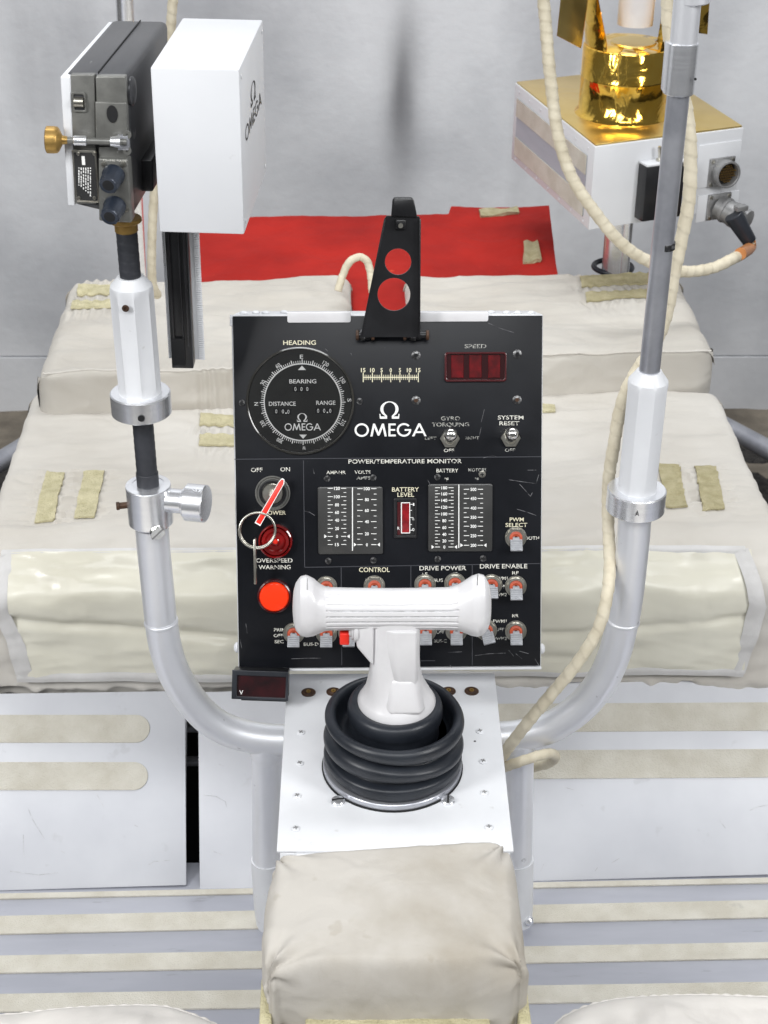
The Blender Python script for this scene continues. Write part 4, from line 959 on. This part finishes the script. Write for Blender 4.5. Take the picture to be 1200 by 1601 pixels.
# ---- key with red tag, ring and spare
ky = thing('key', 'key with bright red tag turned in the console lock with split ring and spare', 'key', KF.m)
hk = .022
a, c = K(443, 749, .010), K(402, 820, hk)
d = (c-a).normalized(); n = V((d.y, -d.x, 0)).normalized(); zz = d.cross(n).normalized()
TT = M((n, d, -zz if zz.z < 0 else zz)).transposed().to_4x4(); TT.translation = a
L = (c-a).length; hwk = 5.0*kp
red = [(-hwk, L), (-hwk*.9, L*.3), (-hwk*.9, .004), (-hwk*.3, 0), (hwk*.5, 0), (hwk*.9, .004), (hwk*.9, L*.3), (hwk, L)]
MB().prism(red if True else red, -.0012, .0012, TT, bev=.0004).build('red_tag', redtag, ky)
MB().mesh(flat2d([red, [(x*.80, .0012+(y)*(L-.0024)/L) for x, y in red]], .0002), TT @ Tm((0, 0, .0014))).build('tag_edging', whiteprint, ky)
q = K(424, 776, .005); MB().cyl(K(425, 773, .004), K(425, 773, .0135), .0030, 16).build('key_shank', nickel, ky)
q = K(402, 829.5, hk); MB().ring(28*kp, .00125, Tm(q) @ Ry(radians(7)), 56, 10).ring(27.2*kp, .0012, Tm(q+V((0, .0004, -.0022))) @ Ry(radians(7)), 56, 10).build('split_ring', nickel, ky)
a = K(398, 842, hk); c = K(397.5, 912, hk)
MB().box((a.x, (a.y+c.y)/2, hk), (.0024, abs(a.y-c.y), .011), bev=.0006).build('spare_key', nickel, ky)
# ---- voltmeter under the console's lower left corner
VF = Fr(at(405, 1072, 1.70), KF.x, KF.y+V((0, .12, 0)))
vm = thing('voltmeter', 'small black digital voltmeter box below the lower left corner of the console', 'meter', VF.m)
vq = lambda L: [(q.x, q.y) for q in (VF.uv(x, y) for x, y in L)]
MB().prism(vq([(363, 1091), (449, 1094), (450, 1051), (364, 1048)]), -.03, 0, bev=.001).build('case', blackmet, vm)
MB().mesh(flat2d([vq([(362, 1092), (450, 1095), (451, 1050), (363, 1047)]), vq([(370, 1088), (446, 1091), (447, 1058), (371, 1055)])], .004, .0006), Tm((0, 0, .0015))).build('bezel', rubber, vm)
MB().prism(vq([(370, 1088), (446, 1091), (447, 1058), (371, 1055)]), .0001, .0012).build('window', mat('smoked_red_window', (.014, .006, .007), .12, col2=(.04, .008, .01), nscale=60, coat=.6), vm)
q = VF.uv(377, 1082); MB().mesh(textmesh('V', 7*kp, 6*kp, .01), Tm((q.x, q.y, .0014))).build('lettering', whiteprint, vm, flat=True)
MB().prism(vq([(376, 1095.5), (447, 1098), (447, 1095), (376, 1092.5)]), -.02, -.002, bev=.0005).build('lower_lip', blackmet, vm)
#PART4
# ------------------------------------------------------------ left staff with clamps
yl = lambda x, y, dy=0: ony(x, y, YH+dy)
ls = thing('camera_staff', 'white eight sided staff with aluminium collars and black taped rod on the left', 'staff')
a, c = yl(235, 832), yl(237, 752)
def cylobj(name, p0, p1, r, m, parent, n=48, bev=.0008, r1=None): return MB().cyl(p0, p1, r, n, r1, bev).build(name, m, parent)
up_ = (yl(198, 350)-yl(236, 800)).normalized()
base = yl(237, 828); pxm = F
def ax(y):            # the point of the staff's axis seen at image row y
    t = (lambda p0: p0)(None); lo, hi = 0, .9
    for _ in range(40):
        mid = (lo+hi)/2; p = base+up_*mid; yy = 800.5-F*(p-CP).dot(UP)/dep(p)
        if yy > y: lo = mid
        else: hi = mid
    return base+up_*lo
cb = cylobj('clamp_collar', ax(816), ax(758), .0228, alum, ls, bev=.001)
MB().lathe([(.0225, 0), (.0165, .0005), (.0165, -.004)], axis(ax(757.5), up_), 40).build('clamp_rim', alum, ls)
rgt = V((cos(-.25), sin(-.25), .03)).normalized()
kb = ax(790)+up_*.008
MB().cyl(kb+rgt*.020, kb+rgt*.036, .0125, 32).cyl(kb+rgt*.036, kb+rgt*.040, .0150, 36, bev=.001).build('knob_neck', alum, ls)
MB().cyl(kb+rgt*.0395, kb+rgt*.0605, .0192, 44, bev=.0012).build('clamp_knob', alum, ls)
lb = kb-V((.0225, .003, .006))
MB().cyl(lb, lb-V((.010, .002, 0)), .0034, 14).cyl(lb-V((.007, .0014, 0)), lb-V((.0105, .002, 0)), .0042, 14, bev=.0006).build('clamp_bolt', brown, ls)
fb = ax(797); fd = V((.35, -.93, -.1)).normalized()
o = MB().lathe([(.0078, 0), (.0078, .003), (.007, .004), (0, .004)], axis(fb+fd*.0215-up_*.012, fd), 24).build('slotted_screw', chrome, ls)
MB().box((0, 0, .004), (.016, .0014, .001), axis(fb+fd*.0215-up_*.012, fd) @ Rz(.7)).build('screw_slot', greyconn, ls)
tp = lambda a_, l: 1+.035*((l/.009+a_/(2*pi)) % 1)
def rod(y0, y1, r): 
    A, B = ax(y0), ax(y1); n = 60; return MB().tube([A.lerp(B, k/n) for k in range(n+1)], r, 26, mod=tp).build('taped_rod', tape, ls, sharp=60)
rod(768, 640, .0102); rod(440, 352, .0098)
MB().cyl(ax(766), ax(738), .0112, 28, bev=.0005).build('tape_sleeve', tape, ls)
o = cylobj('collar', ax(645), ax(612), .0295, alum, ls, bev=.0012)
MB().cyl(ax(633)+V((.003, -.0294, 0)), ax(633)+V((.003, -.0302, 0)), .0034, 16).build('set_screw_hole', blackmatte, ls)
A, B = ax(622), ax(432); D = (B-A); Ln = D.length
oct_ = lambda k: 1.0
FR = axis(A, D)
def handle(FR, Ln, r, flat, parent, name='staff_handle'):
    b_ = MB(); R = []
    for z, rr, fl in ((0, r, 0), (Ln*.08, r, 0), (Ln*.13, r, 1), (Ln*.86, r, 1), (Ln*.905, r*.99, .3), (Ln*.93, r*.95, 0), (Ln*.985, r*.66, 0), (Ln, r*.60, 0)):
        ring = []
        for i in range(96):
            t = 2*pi*i/96; seg = pi/4; k = ((t+seg/2+.2) % seg)-seg/2
            ro = rr*(1-fl*flat*(max(0, cos(k*4)))**.7); ring.append(V((ro*cos(t), ro*sin(t), z)))
        R.append(ring)
    return b_.loft(R, FR).build(name, white, parent, sharp=26)
handle(FR, Ln, .0208, .12, ls)
p = ax(468); MB().lathe([(.0034, 0), (.0034, .0012), (.0016, .0012), (.0014, .0002), (0, .0002)], axis(p+V((-.004, -.0215, 0)), (-.15, -1, 0)), 16).build('set_screw', brown, ls)
MB().cyl(ax(362), ax(343), .0108, 24, bev=.001).cyl(ax(347), ax(340), .0150, 24, bev=.001).build('brass_fitting', brass, ls)
# ------------------------------------------------------------ boxes drawn from a front face and a turn
def boxframe(px, py, Y, yaw): 
    o = ony(px, py, Y); return Fr(o, V((cos(yaw), -sin(yaw), 0)), V((0, 0, 1)))
# film camera on the staff: frame x right, y up, z towards the seat
CF = boxframe(150, 230, YH-.045, radians(5.5))
fc = thing('film_camera', 'old dark grey film camera with brass knob and two dials on the taped rod', 'camera', CF.m)
cq = lambda x, y, h=0: CF.uv(x, y, h)
def crect(x0, y0, x1, y1, r, h=0): a = cq(x0, y1, h); c = cq(x1, y0, h); return rrect(a.x, a.y, c.x, c.y, r)
kc = CF.px(150, 230)
LC = .200
def cbody(poly, z0, z1, name, m, bev=.0022): return MB().prism(poly, z0, z1, bev=bev, seg=3).build(name, m, fc)
cbody([(q.x, q.y) for q in (cq(108, 322), cq(205, 346), cq(197, 119), cq(97, 117))], -LC, -.004, 'body', camdark, .0060)
cbody([(q.x, q.y) for q in (cq(113, 319), cq(151, 319), cq(147, 117), cq(109, 117))], -.008, 0, 'front_plate', camgrey, .0012)
cbody([(q.x, q.y) for q in (cq(153, 228), cq(200, 228), cq(196, 119), cq(148.5, 119))], -.008, .0006, 'front_plate', camgrey, .0016)
cbody([(q.x, q.y) for q in (cq(153.5, 322), cq(200, 322), cq(199, 230), cq(153.5, 230))], -.008, -.0004, 'front_plate', camgrey, .0012)
cbody([(q.x, q.y) for q in (cq(150, 222), cq(200, 224), cq(198, 160), cq(149, 158))], -.002, .0022, 'raised_cover', camgrey, .001)
cbody([(q.x, q.y) for q in (cq(156, 343), cq(207, 346), cq(201, 247), cq(155, 245))], -.012, .0045, 'dial_plate', camgrey, .0016)
cbody([(q.x, q.y) for q in (cq(106, 321), cq(117, 322), cq(110, 120), cq(94, 119))], -LC+.004, .001, 'side_cover', white, .0012)
# seam on the top and chipped corner
a = cq(150, 117); MB().box((a.x, a.y+.0001, -LC/2-.002), (.0010, .0008, LC-.012)).build('top_seam', blackmatte, fc)
o = MB().mesh(flat2d([crect(113.5, 144, 133.5, 174, .0016), crect(117, 147, 131, 171.5, .0012)], .0016, .0003), Tm((0, 0, .0010))).build('window_frame', camgrey, fc)
MB().prism(crect(117, 147, 131, 171.5, .0008), .0002, .0006).build('window_pane', camdark, o)
a = cq(124, 159); MB().cyl((a.x-.004, a.y, .001), (a.x+.004, a.y, .001), .0045, 16).build('counter_drum', nickel, o)
MB().mesh(flat2d([(lambda c_: [(c_.x+8.5*kc*cos(t), c_.y+13.5*kc*sin(t)) for t in [2*pi*k/28 for k in range(28)]])(cq(176, 177))], .0010, .0003), Tm((0, 0, .0026))).build('view_port', blackmatte, fc)
# clamp rod with the brass knob
b0, b1 = cq(100, 219, .010), cq(198, 222, .006)
MB().cyl(b0, b1, .0030, 16).build('clamp_rod', camgrey, fc)
MB().cyl(b0.lerp(b1, .15), b0.lerp(b1, .36), .0044, 18, bev=.0006).build('rod_sleeve', alum, fc)
MB().cyl(b0.lerp(b1, .74), b0.lerp(b1, .90), .0042, 18, r1=.0058).build('rod_sleeve', alum, fc)
kx = (b1-b0).normalized()
MB().lathe([(.0035, 0), (.0045, .005), (.0112, .0085), (.0126, .010), (.0130, .013), (.0130, .0195), (.0118, .0205), (0, .0205)], axis(b0-kx*-.003, -kx) @ Sm(.9), 40, mod=lambda t, z: 1+(.012*cos(t*28) if z > .009 else 0)).build('brass_knob', brass, fc)
for y in (210, 235): a = cq(199, y, .004); MB().lathe([(.0036, 0), (.0036, .0022), (.0012, .0022), (.0012, .001), (0, .001)], Tm(a), 14).build('screw', camgrey, fc)
a = cq(193, 222, .003); MB().box(a, (.0100, .0130, .007), bev=.001).build('rod_bracket', greytube, fc)
# data plate
o = MB().prism(crect(118.5, 235, 150, 315, .002, .001), .0006, .0022, bev=.0004).build('data_plate', nickel, fc)
MB().prism(crect(121, 238.5, 147.5, 312, .001, .001), .0020, .0026).build('plate_field', blackprint, o)
tx = MB()
rd = random.Random(3)
for i in range(6):                                    # rows of print too small to read in the photograph
    y = 262
    while y < 304-3*i:
        w_ = rd.uniform(1.2, 4.5); a = cq(141-3.6*i, y+w_/2, .0028); tx.box((a.x, a.y, .0028), (1.7*kc, w_*kc, .0002)); y += w_+rd.choice((.8, .8, 2.2))
a = cq(130, 251, .0028); tx.box((a.x, a.y, .0028), (5*kc, 14*kc, .0002))
stuff(tx.build('plate_lettering', whiteprint, o, flat=True))
for x, y in ((122, 240), (147, 240), (123.5, 309), (147.5, 309)): a = cq(x, y, .002); MB().lathe([(.0016, 0), (.0016, .0012), (0, .0016)], Tm((a.x, a.y, .002)), 12).build('screw', nickel, o)
tx = MB(); a = cq(179, 251, .0048); tx.mesh(textmesh('FRAME RATE', 3.2*kc, 36*kc, 0), Tm((a.x, a.y, .0048))); tx.build('lettering', worn, fc, flat=True)
for x, y in ((162, 257), (192, 257), (197, 327)): a = cq(x, y, .0046); MB().lathe([(.0024, 0), (.0024, .0010), (0, .0014)], Tm(a), 14).build('screw', nickel, fc)
for x, y in ((178, 272), (180, 321)):
    a = cq(x, y, .0045)
    o = MB().lathe([(.0100, 0), (.0100, .004), (.0088, .006), (.0086, .0175), (.0076, .0190), (.0058, .0186), (0, .0180)], axis(a, (-.10, -.26, 1)), 36, mod=lambda t, z: 1+(.035*cos(t*9) if z > .005 and z < .018 else 0)).build('dial_knob', bluek, fc)
    MB().lathe([(.0062, .0184), (0, .0192)], axis(a, (-.10, -.26, 1)), 28).build('knob_cap', blackmatte, o)
# round bosses on the right side of the body
sx = cq(203, 250).x
for y, z, r in ((145, -.010, .0125), (205, -.020, .010), (225, -.060, .018), (285, -.014, .0125), (175, -.055, .012)):
    a = cq(200, y, z); MB().lathe([(r, 0), (r, .0022), (r*.86, .0036), (r*.4, .0038), (0, .0034)], axis((a.x+.0005 if y < 250 else a.x, a.y, z-.006), (1, 0, 0)), 32).build('side_boss', camdark, fc)
cbody([(q.x, q.y) for q in (cq(200, 330), cq(222, 330), cq(221, 278), cq(198, 278))], -LC+.030, -.052, 'connector_block', blackmet, .002)
# ------------------------------------------------------------ white equipment box, plain, with the maker's mark
XF = boxframe(310, 235, YH-.055, radians(4.5))
wb = thing('equipment_box', 'plain white enamel box marked on its right side beside the film camera', 'box', XF.m)
xq = lambda x, y, h=0: XF.uv(x, y, h)
c0, c1, c2, c3 = xq(250, 365), xq(382, 365), xq(373, 106), xq(234, 108)
hwid = ((c1.x-c0.x)+(c2.x-c3.x))/2; mx = (c0.x+c1.x+c2.x+c3.x)/4; y0 = (c0.y+c1.y)/2; y1 = (c2.y+c3.y)/2
tz = (XF.m @ V((0, y1, 0))).z; bk = XF.i @ onz(414, 31, tz); DL = -bk.z
print('white box', hwid, y1-y0, DL)
MB().box((mx, (y0+y1)/2, -DL/2), (hwid, y1-y0, DL), bev=.0016).build('case', whitebox, wb)
lg = MB(); TSd = Tm((mx+hwid/2+.0003, (y0+y1)/2, -DL/2)) @ Ry(pi/2)
hh = y1-y0; WD = DL
logo(lg, TSd @ Tm((.0, hh*.055, 0)), WD*.70, hh*.090); omega(lg, TSd @ Tm((0, hh*.20, 0)), WD*.22, hh*.13)
lg.build('maker_lettering', blackprint, wb, flat=True)
for x, y in ((-.44, .44), (.44, .44), (.44, -.44), (-.44, -.44)):
    MB().lathe([(.002, 0), (.002, .0005), (0, .0007)], TSd @ Tm((x*WD, y*hh, 0)), 12).build('screw', white, wb)
# rail hanging below the box
RF = boxframe(280, 470, YH+.02, radians(3))
hr = thing('hanging_rail', 'black channel rail with white ribbed tape edges hanging below the white box', 'rail', RF.m)
rq = lambda x, y, h=0: RF.uv(x, y, h)
t0, t1 = rq(281, 345).y, rq(281, 578).y
lx, rx = rq(262, 470).x, rq(296, 470).x
MB().box(((lx+rx)/2, (t0+t1)/2, -.012), (rx-lx, t0-t1, .018), bev=.0008).build('channel', blackmet, hr)
for k, w_ in ((.16, .12), (.62, .07), (.86, .10)): MB().box((lx+(rx-lx)*k, (t0+t1)/2+.012, -.0022), ((rx-lx)*w_, t0-t1-.024, .003), bev=.0005).build('channel_lip', blackmet, hr)
a = rq(281, 532); MB().box(((lx+rx)/2-.003, a.y-.013, -.0020), ((rx-lx)*.62, .028, .004), bev=.0006).build('end_block', blackmatte, hr)
for x, wd, yb_ in ((258, 5.5, 568), (304, 14, 570)):
    a = rq(x, 470); e = rq(x, yb_).y
    MB().box((a.x, (t0+e)/2, -.014), (wd*.00062, t0-e, .004), bev=.0006).build('white_edge', white, hr)
    rb = MB(); n = 66; 
    for k in range(n):
        yk = e+(t0-e)*(k+.5)/n; rb.box((a.x+(.003 if x > 280 else -.0006), yk, -.0115), (wd*.0004 if x > 280 else .0016, (t0-e)/n*.55, .0018))
    stuff(rb.build('ribbed_tape', white, hr))
# pole and strap behind them
pl = thing('thin_pole', 'bare metal pole partly hidden behind the film camera at the top left', 'pole')
pp = [ony(192, -60, 1.95), ony(222, 470, 2.16)]
MB().cyl(ony(191, -80, 2.2), ony(216, 442, 2.36), .0122, 28).build('tube', alum, pl)
tg = [ony(x, y, Y) for x, y, Y in ((276, -60, 2.1), (270, 0, 2.1), (265, 60, 2.12), (252, 180, 2.16), (241, 300, 2.2), (237, 380, 2.22), (238, 440, 2.24), (246, 462, 2.26))]
wrap = lambda a_, l: .96+.11*((l/.015+a_/(2*pi)) % 1)**1.4+.02*sin(l*170)
def cable(name, label, pts, r, m=cable_m, group=None):
    return tag(MB().tube(smooth(pts, 34), r, 16, mod=wrap).build(name, m, sharp=70), label, 'cable', group)
cable('cable', 'cream wrapped cable hanging behind the white equipment box', tg, .0062)
# ------------------------------------------------------------ right antenna staff
rs = thing('antenna_staff', 'grey tube mast standing in a white faceted handle on the right', 'mast')
up2 = (ony(1060, 150, YH)-ony(1018, 600, YH)).normalized(); base2 = ony(991, 800, YH)
A2, B2 = ony(994, 780, YH), ony(1014, 588, YH)
uph = (B2-A2).normalized()
cylobj('collar', A2-uph*.012, A2+uph*.012, .0300, alum, rs, bev=.0012)
handle(axis(A2-uph*.004, uph), (B2-A2).length+.010, .0205, .06, rs)
MB().cyl(B2-up2*.01, ony(1061, 140, YH), .0102, 30).build('grey_tube', greytube, rs)
MB().cyl(ony(1038, 385, YH)-up2*.002, ony(1038.5, 378, YH), .01035, 30).build('tube_ring', scm, rs)
MB().cyl(ony(1060, 146, YH), ony(1068, 66, YH), .0138, 36, bev=.0008).build('clamp_sleeve', alum, rs)
a = ony(1064, 108, YH); TT = axis(a, up2)
MB().box((-.0075, -.0005, .0), (.0155, .026, .0440), Tm(a) @ (up2.to_track_quat('Z', 'Y').to_matrix().to_4x4()), bev=.0012).build('clamp_block', alum, rs)
MB().cyl(ony(1068, 72, YH), ony(1080, -60, YH), .0122, 34).cyl(ony(1083, 4, YH), ony(1085, -30, YH), .0150, 34, bev=.001).build('bright_tube', alumtube, rs)
p = ony(1082, 117, YH); MB().cyl(p+V((.0, -.0138, 0)), p+V((0, -.0145, 0)), .0012, 12).build('pin', blackmatte, rs)
a = A2+V((.0, -.0302, 0))-uph*.004; q = ony(996, 803, YH-.031)
MB().mesh(textmesh('A', .0055, .004, .01), axis(q, (0.02, -1, .0)) ).build('lettering', blackprint, rs, flat=True)
# ------------------------------------------------------------ gold topped instrument box
GZ = 1.05
gA, gB, gC = onz(805, 128, GZ), onz(930, 228, GZ), onz(1163, 198, GZ)
GF = Fr(gB, gC-gB, V((0, 0, 1)))                 # x along the front, y up, z out of the front
HB = .132
gb = thing('instrument_box', 'white instrument box with gold foil top on a steel pole at the upper right', 'box', GF.m)
l = [GF.i @ p for p in (gA, gB, gC, gA+gC-gB)]
def under(p, d): return V((p.x, p.y-d, p.z))
MB().hexa([under(p, HB) for p in l], [under(p, .0016) for p in l], bev=.0016).build('case', whitebox, gb)
cen = (l[0]+l[2])/2
gq = [cen+(p-cen)*.985 for p in l]
MB().hexa([under(p, .0012) for p in gq], [under(p, -.0010) for p in gq], bev=.0004).build('gold_top', goldflat, gb)
# left face: recessed frame with two cream tapes
LFm = M((((l[1]-l[0]).normalized()), V((0, 1, 0)), (l[1]-l[0]).normalized().cross(V((0, 1, 0))))).transposed().to_4x4(); LFm.translation = l[0]
LW = (l[1]-l[0]).length
def lface(poly, z0, z1, m, name): return MB().prism(poly, z0, z1, bev=.0004, seg=1).build(name, m, gb, LFm)
lface([(LW*.05, -HB*.90), (LW*.93, -HB*.90), (LW*.93, -HB*.17), (LW*.05, -HB*.17)], .0002, .0010, floorgrey, 'side_panel')
lface([(LW*.05, -HB*.40), (LW*.93, -HB*.40), (LW*.93, -HB*.17), (LW*.05, -HB*.17)], .0011, .0024, velcropale, 'hook_tape_strip')
lface([(LW*.05, -HB*.90), (LW*.93, -HB*.90), (LW*.93, -HB*.66), (LW*.05, -HB*.66)], .0011, .0024, velcropale, 'hook_tape_strip')
for k in range(7):
    for yy in (-.09, -.955): MB().lathe([(.0022, 0), (.0022, .0008), (0, .0012)], Tm((LW*(.06+.145*k), HB*yy, 0)), 12).build('rivet', white, gb, LFm)
gqx = lambda x, y, h=0: GF.uv(x, y, h)
kg = GF.px(1050, 280)
# black power box on the front with a small toggle on top
a, c = gqx(1001, 346, .02), gqx(1070, 252, .02)
MB().box(((a.x+c.x)/2, (a.y+c.y)/2, .0125), (c.x-a.x, c.y-a.y, .024), bev=.0016).build('power_box', blackmet, gb)
MB().box(((a.x+c.x)/2, c.y+.0016, .0125), (c.x-a.x+.001, .003, .025), bev=.0006).build('power_box_lid', white, gb)
tgc = V(((a.x+c.x)/2-.006, c.y+.003, .012))
MB().lathe([(.0052, 0), (.0052, .003), (.003, .0035), (.0022, .0045), (.0024, .011), (.0032, .020), (.0026, .0235), (0, .024)], axis(tgc, (-.12, 1, .1)), 18).build('power_toggle', nickel, gb)
# connector plates
a, c = gqx(1085, 295), gqx(1159, 218); MB().box(((a.x+c.x)/2, (a.y+c.y)/2, .0008), (c.x-a.x, c.y-a.y, .0030), bev=.001).build('connector_plate', whitebox, gb)
a, c = gqx(1086, 348), gqx(1156, 297); MB().box(((a.x+c.x)/2, (a.y+c.y)/2, .0004), (c.x-a.x, c.y-a.y, .0022), bev=.001).build('connector_plate', whitebox, gb)
def flange(x, y, s):
    a = gqx(x, y, .002); o = MB().box((a.x, a.y, .0038), (s, s, .004), bev=.0009).build('connector', greyconn, gb)
    for i in (-1, 1):
        for j in (-1, 1): MB().lathe([(.0030, 0), (.0030, .0016), (0, .0022)], Tm((a.x+i*s*.40, a.y+j*s*.40, .0058)), 12).build('screw', nickel, o)
    return a, o
a, o = flange(1126, 268, .046)
MB().lathe([(.0205, .0050), (.0205, .010), (.0215, .011), (.0215, .022), (.0190, .0225), (.0180, .0215), (.0180, .010), (0, .010)], Tm((a.x+.002, a.y, 0)), 40).build('socket_shell', greyconn, o)
pn = MB(); MB().lathe([(.0178, .0105), (0, .0110)], Tm((a.x+.002, a.y, 0)), 30).build('socket_insert', blackmatte, o)
for i in range(-3, 4):
    for j in range(-3, 4):
        if i*i+j*j <= 10: pn.cyl((a.x+.002+i*.0044+(j % 2)*.002, a.y+j*.0042, .0108), (a.x+.002+i*.0044+(j % 2)*.002, a.y+j*.0042, .0175), .0009, 6)
stuff(pn.build('socket_pins', brass, o))
a, o = flange(1122, 322, .042)
d1 = V((.45, -.25, 1)).normalized(); p0 = V((a.x, a.y, .005)); 
MB().lathe([(.018, 0), (.018, .010), (.0200, .011), (.0200, .016), (.0185, .017), (.0185, .026), (.0200, .027), (.0200, .034), (.017, .036), (.017, .046), (.0185, .047), (.0185, .054), (.012, .056), (0, .056)], axis(p0, d1), 36, mod=lambda t, z: 1+.02*cos(t*18)).build('plug_shell', greyconn, o)
e0 = gqx(1146, 336, .052); e1 = gqx(1172, 378, .066)
MB().cyl(e0, e1, .0150, 28, r1=.0112, bev=.001).build('cable_boot', rubber, o)
cm = gqx(1158, 325, .055); MB().box(cm, (.020, .008, .012), Rz(0), bev=.001).build('cable_clamp', greyconn, o)
# steel pole underneath and its dark foot
pz = ony(965, 425, 2.60); pole_c = onz(966, 424, UZ)
gp = thing('steel_pole', 'polished steel pole carrying the gold topped box above the back right pad', 'pole')
MB().cyl((pole_c.x, pole_c.y+.035, UZ-.06), (pole_c.x, pole_c.y+.035, GZ-HB), .0205, 36).build('tube', alum, gp)
MB().cyl((pole_c.x+.013, pole_c.y+.02, UZ-.06), (pole_c.x+.013, pole_c.y+.02, GZ-HB), .0085, 20).build('rod', alum, gp)
MB().ring(.031, .0045, Tm((pole_c.x, pole_c.y+.050, UZ-.012)), 40, 10).build('foot_ring', rubber, gp)
# gold drum, its flared reflector and the white post inside: stands on the box
cc = onz(972, 176, GZ+.001); DRM = .069; HD = .108
gd = thing('gold_drum', 'shiny gold foil drum with flared gold panels and white post on top of the box', 'drum', Tm(cc))
MB().lathe([(DRM+.006, 0), (DRM+.004, .003), (DRM, .006), (DRM, .058), (DRM+.0008, .0595), (DRM, .061), (DRM-.0003, HD-.003), (DRM-.002, HD), (0, HD)], n=96, mod=lambda t, z: 1+.006*fbm((cos(t)*1.5, sin(t)*1.5, z*16), 1.6)).build('foil_drum', gold, gd, sharp=60)
pc_ = V((.010, .008, HD))
MB().lathe([(.0275, 0), (.0275, .20), (0, .20)], Tm(pc_+V((0, 0, .028))), 48, mod=lambda t, z: 1+.006*sin(z*380)).build('white_post', whiteplast, gd)
MB().lathe([(.036, 0), (.034, .002), (0, .0024)], Tm(pc_+V((0, 0, .0))), 40).build('post_seat', goldflat, gd)
def wing(x0, z0, name, m): pass
wc = lambda x, y, dy: Tm(cc).inverted() @ ony(x, y, cc.y+dy)
def sheet(pts, m, name, off):
    lo = [V(p) for p in pts]; hi = [p+V(off) for p in lo]; return MB().hexa(lo, hi, bev=.0004, seg=1).build(name, m, gd)
sheet([wc(870, 56, -.075), wc(908, 76, -.062), wc(924, -40, -.062), wc(880, -40, -.075)], goldflat, 'reflector_panel', (.004, .020, 0))
# curved shield behind the post: two flared halves
def shield(a0, a1, name, cut):
    def fn(u, v):
        t = radians(a0+(a1-a0)*u); zz = HD-.002+.19*v; r = DRM-.003+.030*v
        lim = cut(u); zz = HD-.002+(lim)*v; r = DRM-.003+.12*(zz-HD+.002)
        return V((r*cos(t), r*sin(t), zz))
    b_ = MB().grid(fn, 40, 14); bmesh.ops.recalc_face_normals(b_.bm, faces=b_.bm.faces); bmesh.ops.solidify(b_.bm, geom=b_.bm.faces[:], thickness=.0014)
    b_.build(name, gold, gd, sharp=60)
shield(232, 150, 'reflector_panel', lambda u: .015+.18*min(u*2.2, 1)); shield(-50, 35, 'reflector_panel', lambda u: .015+.18*min(u*2.2, 1))
sheet([wc(1066, 48, -.055), wc(1106, 54, -.030), wc(1112, -40, -.030), wc(1068, -40, -.055)], gold, 'reflector_panel', (-.002, .006, 0))
# ------------------------------------------------------------ cables on the right
c1 = [(846, -40, 2.30), (853, 40, 2.30), (860, 120, 2.29), (872, 210, 2.28), (893, 275, 2.27), (930, 332, 2.26), (972, 381, 2.26), (1015, 409, 2.27), (1062, 424, 2.29), (1110, 420, 2.31), (1148, 403, 2.33), (1163, 388, 2.34), (1172, 376, 2.35)]
qe = GF.m @ e1
pts = [ony(x, y, Y) for x, y, Y in c1[:-2]] + [qe+V((.0, 0, -.012))*1.0, qe]
tag(MB().tube(smooth(pts, 40), .0085, 16, mod=wrap).build('cable', cable_m, sharp=70), 'cream wrapped cable looping from the top edge to the plug of the gold topped box', 'cable')
MB().tube(smooth([ony(1157, 397, 2.335), qe+V((.001, 0, -.010)), qe], 8), .0093, 16).build('orange_sleeve', copper, [o for o in COL.objects if o.name == 'cable.001'][0], sharp=60)
c2 = [(1046, -40, 1.52), (1044, 20, 1.52), (1049, 70, 1.515), (1061, 125, 1.51), (1074, 180, 1.51), (1079, 240, 1.51), (1077, 310, 1.51), (1066, 370, 1.51), (1053, 430, 1.51), (1042, 490, 1.512), (1022, 542, 1.512), (998, 575, 1.508), (978, 613, 1.50), (967, 650, 1.50), (960, 693, 1.50), (953, 735, 1.505), (950, 775, 1.51), (951, 830, 1.495), (953, 880, 1.468),
      (949, 930, 1.44), (934, 985, 1.425), (901, 1038, 1.415), (862, 1085, 1.41), (826, 1128, 1.41), (792, 1172, 1.43), (776, 1196, 1.45)]
cable('cable', 'cream wrapped cable running down beside the right staff and over the curved tube', [ony(*p) for p in c2], .0064)
c3 = [(770, 1208, 1.45), (790, 1199, 1.435), (815, 1190, 1.425), (840, 1182, 1.43), (860, 1178, 1.45), (868, 1184, 1.48), (858, 1193, 1.51), (840, 1198, 1.52), (815, 1203, 1.52), (790, 1206, 1.51)]
cable('cable', 'short cream cable loop tied round the right hand post of the handhold frame', [ony(*p) for p in c3], .0056)
c4 = [(528, 455, 2.36), (535, 432, 2.37), (545, 411, 2.375), (560, 402, 2.38), (573, 408, 2.38), (579, 428, 2.375), (582, 458, 2.36)]
cable('cable', 'small cream cable loop standing up on the red cloth behind the console', [ony(*p) for p in c4], .0058)
# ------------------------------------------------------------ repeats share a group
for o in COL.objects:
    g_ = {'cable': 'cream wrapped cables', 'toe_board': 'white toe boards across the footwell', 'seat': 'quilted seats at the near edge', 'chassis_rail': 'grey tubes low on the ground'}.get(o.name.split('.')[0])
    if g_ and not o.parent and 'label' in o: o['group'] = g_
for o in (ul, ur): o['group'] = 'raised beige cover pads'
